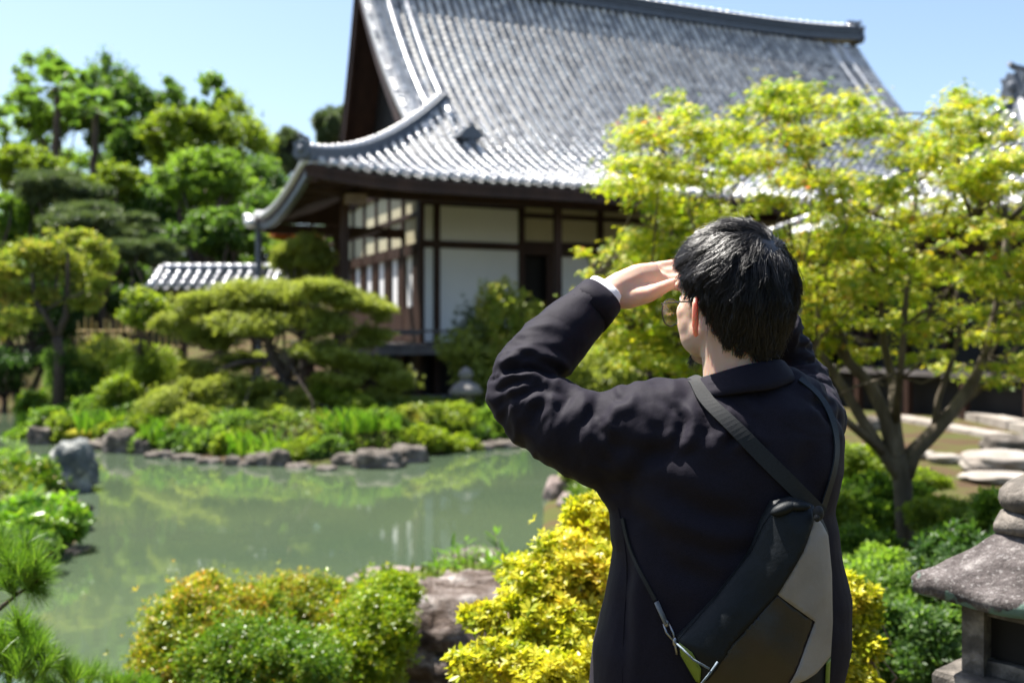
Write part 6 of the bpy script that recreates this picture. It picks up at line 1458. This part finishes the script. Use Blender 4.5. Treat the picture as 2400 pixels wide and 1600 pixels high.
# under-cap
V = []; nu, nv = 48, 26
for i in range(nv+1):
    for j in range(nu):
        a = 2*math.pi*j/nu; x_, y_ = math.sin(a), -math.cos(a); hz = float(np.interp(abs(math.atan2(x_, -y_)), HLphi, HLz))+.004; z_ = hz+(.112-hz)*math.sin(i/nv*math.pi/2)
        zz = min(z_, .0972); k = float(np.interp(zz, KZ, KK)) if zz <= 0 else math.sqrt(max(0, 1-(zz/(HRZ-.0055))**2)); cyo = np.interp(zz, [-.13, 0], [-.008, 0]) if zz < 0 else 0
        V.append(HL((x_*(HRX-.0068)*k, HCY+cyo+y_*(HRY-.0068)*k, zz)))
Fz = [[i*nu+j, i*nu+(j+1) % nu, (i+1)*nu+(j+1) % nu, (i+1)*nu+j] for i in range(nv) for j in range(nu)]
mesh_obj('scalp_hair', np.array(V), Fz, M_HAIR, person, True)
# beard: short hairs along the chin
nb_ = 340; ph = rh.uniform(-1.1, 1.1, nb_); c = np.stack([.030*np.sin(ph), .058+.024*np.cos(ph)-.004, -.119+rh.uniform(-.008, .008, nb_)], 1); dd = np.stack([np.sin(ph)*.5, np.cos(ph)*.7, -np.ones(nb_)*1.0], 1)+rh.normal(size=(nb_, 3))*.3; dd /= np.linalg.norm(dd, axis=1)[:, None]
P = c[:, None, :]+dd[:, None, :]*np.linspace(0, .011, 4)[None, :, None]; strands('beard', P@RH.T+HC, .0003, person, M_HAIR)
# ============================================================ eyeglasses
gl = thing('eyeglasses', 'thin dark wire framed eyeglasses worn by the man', 'glasses', HL((0, .1, -.03)))
M_WIRE = surf('gunmetal_wire', [(.3, (.06, .055, .05)), (.7, (.09, .08, .075))], 10, .3, 0, metal=.8)
m, n, out = newmat('lens_glass'); p = n.nodes.new('ShaderNodeBsdfPrincipled'); p.inputs['Base Color'].default_value = (.85, .88, .86, 1); p.inputs['Roughness'].default_value = .02; p.inputs['Transmission Weight'].default_value = 1; p.inputs['IOR'].default_value = 1.12; n.links.new(p.outputs[0], out.inputs[0]); M_LENS = m
for s in (-1, 1):
    ring = []
    for k in range(28): a = 2*math.pi*k/28; ring.append(HL((s*.036+.027*math.cos(a), .110-.012*abs((s*.036+.027*math.cos(a))/.06)**2, -.040+.0215*math.sin(a)-(.003 if math.sin(a) < -.5 else 0))))
    mb = MB(); mb.tube(ring+[ring[0]], .0011, 6, False); mb.build('rim', M_WIRE, gl, True)
    c = np.mean(ring, axis=0); mb = MB(); f_ = RH@np.array([0, .0006, 0]); mb.add([c+f_]+[q+f_ for q in ring], [[0, i+1, (i+1) % 28+1] for i in range(28)]); mb.add([c-f_]+[q-f_ for q in ring], [[0, (i+1) % 28+1, i+1] for i in range(28)]); mb.build('lens', M_LENS, gl)
    mb = MB(); mb.tube([HL((s*.062, .098, -.030)), HL((s*.070, .09, -.027)), HL((s*.0775, .04, -.026)), HL((s*.081, -.004, -.026)), HL((s*.080, -.022, -.042))], .0012, 6); mb.build('temple', M_WIRE, gl, True)
mb = MB(); mb.tube([HL((-.010, .110, -.036)), HL((0, .114, -.032)), HL((.010, .110, -.036))], .001, 6); mb.build('bridge', M_WIRE, gl, True)

# ============================================================ shoulder bag
bag = thing('shoulder_bag', 'black, grey and brown tarpaulin shoulder bag slung across the man\'s back', 'bag', (.44, 1.45, 1.1))
OUT = [(1912,1186),(1932,1212),(1948,1250),(1957,1344),(1960,1459),(1955,1545),(1948,1640),(1800,1680),(1690,1660),(1629,1600),(1596,1540),(1592,1500),(1683,1402),(1763,1298),(1790,1226),(1815,1178),(1860,1168)]
YB = 1.455
def px2(p, Y=YB): return np.array([(p[0]-1200)/FP*Y, CAMZ-(p[1]-HY)/FP*Y])
OUTW = np.array([px2(p) for p in OUT])
def dist_in(q):
    """distance inside the outline (0 outside)"""
    best = np.full(len(q), 9.); ins = np.zeros(len(q), bool)
    for i in range(len(OUTW)):
        a = OUTW[i]; b = OUTW[(i+1) % len(OUTW)]; ab = b-a; t = np.clip(((q-a)@ab)/(ab@ab), 0, 1); best = np.minimum(best, np.linalg.norm(q-a-t[:, None]*ab, axis=1))
        c = ((a[1] > q[:, 1]) != (b[1] > q[:, 1])); xx = a[0]+(q[:, 1]-a[1])/(ab[1] if ab[1] else 1e-9)*ab[0]; ins ^= c & (q[:, 0] < xx)
    return np.where(ins, best, 0)
def ybag(q, lift=0.):
    d_ = dist_in(q); r_ = np.array([noise.noise(Vector((a[0]*16, a[1]*16, 3)))*.006 for a in q]); return YB+.014-.036*(1-np.exp(-d_/.030))+r_*np.clip(d_/.02, 0, 1)-lift
def panel(name, poly, m_, lift, th=.0016, step=.0065, label=None):
    P = np.array([px2(p) for p in poly]); R_ = []
    for i in range(len(P)):
        a, b = P[i], P[(i+1) % len(P)]; k = max(1, int(np.linalg.norm(b-a)/step)); R_ += [a+(b-a)*j/k for j in range(k)]
    nb = len(R_); gx, gz_ = np.meshgrid(np.arange(P[:, 0].min(), P[:, 0].max(), step), np.arange(P[:, 1].min(), P[:, 1].max(), step)); gq = np.stack([gx.ravel(), gz_.ravel()], 1)
    ins = np.zeros(len(gq), bool); bd_ = np.full(len(gq), 9.); RR = np.array(R_)
    for i in range(len(P)):
        a, b = P[i], P[(i+1) % len(P)]; ab = b-a; c = ((a[1] > gq[:, 1]) != (b[1] > gq[:, 1])); xx = a[0]+(gq[:, 1]-a[1])/(ab[1] if ab[1] else 1e-9)*ab[0]; ins ^= c & (gq[:, 0] < xx); t = np.clip(((gq-a)@ab)/(ab@ab), 0, 1); bd_ = np.minimum(bd_, np.linalg.norm(gq-a-t[:, None]*ab, axis=1))
    gq = gq[ins & (bd_ > step*.4)]; pts = [Vector(q) for q in R_]+[Vector(q) for q in gq]
    r_ = delaunay_2d_cdt(pts, [(i, (i+1) % nb) for i in range(nb)], [list(range(nb))], 1, 1e-7); vs = np.array([[v.x, v.y] for v in r_[0]]); fs = [list(f) for f in r_[2]]
    # orientation: keep camera-facing
    y = ybag(vs, lift); V = np.stack([vs[:, 0], y, vs[:, 1]], 1); k = len(V); V2 = V+np.array([0, max(th, lift+.0005), 0]); 
    ed = {}
    for f in fs:
        for a, b in zip(f, f[1:]+f[:1]): ed[(a, b)] = 1
    side = [[a, b, k+b, k+a] for (a, b) in ed if (b, a) not in ed]
    o = mesh_obj(name, np.vstack([V, V2]), fs+[[k+q for q in f[::-1]] for f in fs]+[[s[1], s[0], s[3], s[2]] for s in side], m_, bag, True)
    if label: o['label'] = label
    return o
panel('bag_body', OUT, M_FLAP, 0, .05)
panel('grey_panel', [(1910,1205),(1930,1228),(1946,1258),(1954,1344),(1956,1459),(1951,1541),(1910,1570),(1836,1600),(1843,1590),(1904,1450),(1813,1384),(1874,1283)], M_GREYP, .0035)
panel('brown_panel', [(1813,1384),(1904,1450),(1843,1592),(1810,1665),(1700,1655),(1640,1600),(1707,1501)], M_BROWN, .0015)
panel('top_flap', [(1826,1182),(1860,1172),(1897,1182),(1909,1207),(1874,1283),(1813,1384),(1707,1501),(1655,1590),(1632,1594),(1597,1530),(1595,1501),(1683,1402),(1763,1298),(1794,1230)], M_FLAP, .0060)
panel('green_reflection', [(1594,1508),(1620,1524),(1640,1560),(1640,1600),(1632,1598),(1598,1540)], surf('green_reflection_tint', [(.3, (.12, .17, .02)), (.7, (.2, .26, .03))], 8, .4, .2), .0085)  # green reflections on the glossy bag, painted in as thin coloured patches
panel('green_reflection', [(1938,1552),(1951,1545),(1948,1630),(1935,1630)], MATS['green_reflection_tint'], .0040)
mb = MB(); mb.ell(W(1836,1192,1.452), (.020,.010,.009), np.array([[.93,0,-.37],[0,1,0],[.37,0,.93]]), 16, 10); mb.ell(W(1868,1186,1.452), (.020,.008,.007), None, 16, 10); mb.build('rolled_top', M_FLAP, bag, True)
ribbon('strap', [(1634,936),(1650,947),(1700,985),(1765,1050),(1830,1115),(1885,1170),(1920,1206)], .0245, .0028, M_STRAP, bag, .0052, pre=((.275,1.67),(.281,1.645),(.287,1.62),(.292,1.595),(.296,1.57)))
ribbon('strap', [(1872,890),(1915,925),(1946,975),(1957,1030),(1955,1085),(1938,1145),(1918,1206)], .0115, .0025, surf('blue_black_webbing', [(.3, (.006, .009, .013)), (.7, (.012, .018, .025))], 200, .5, .2, 700, .4, bdist=.001), bag, .003)
mb = MB(); mb.ell(W(1918,1202,1.440), (.008,.007,.011), None, 14, 10); mb.ell(W(1915,1213,1.436), (.005,.005,.006), None, 10, 8); mb.build('strap_knot', M_STRAP, bag, True)
ribbon('side_cord', [(1461,1214),(1474,1270),(1500,1335),(1537,1405)], .006, .003, M_STRAP, bag, .001)
h1 = hit(1537, 1407)[0]+[0, -.006, 0]; h2 = hit(1560, 1458)[0]+[0, -.006, 0]; mb = MB(); mb.tube([h1, (h1+h2)/2, h2], [(.0085, .003)]*3, 10); mb.build('strap_slider', surf('grey_plastic', [(.3, (.16, .17, .18)), (.7, (.22, .23, .24))], 20, .4, 0), bag, True)
h3 = hit(1580, 1500)[0]+[0, -.008, 0]; mb = MB(); mb.tube([h2+[-.004, 0, 0], (h2+h3)/2+[-.006, 0, 0], h3], .0018, 7); mb.tube([h2+[.004, 0, 0], (h2+h3)/2+[.004, 0, 0], h3], .0018, 7); mb.ell(h2, (.005, .004, .006), None, 8, 6); mb.ell(h3, (.004, .003, .007), None, 8, 6); mb.tube([h3, h3+[.003, 0, -.018]], .0022, 6); mb.build('snap_hook', M_METAL, bag, True)
yq = lambda px, py: W(px, py, 1.408)
mb = MB(); mb.tube([h3, yq(1600, 1520), yq(1625, 1545), yq(1662, 1566)], .0016, 6); mb.tube([yq(1640, 1606), yq(1665, 1575), yq(1682, 1550)], .0016, 6); mb.build('zip_cord', surf('grey_cord', [(.3, (.1, .13, .16)), (.7, (.2, .25, .3))], 200, .6), bag, True)
# the extra camera-side objects end here
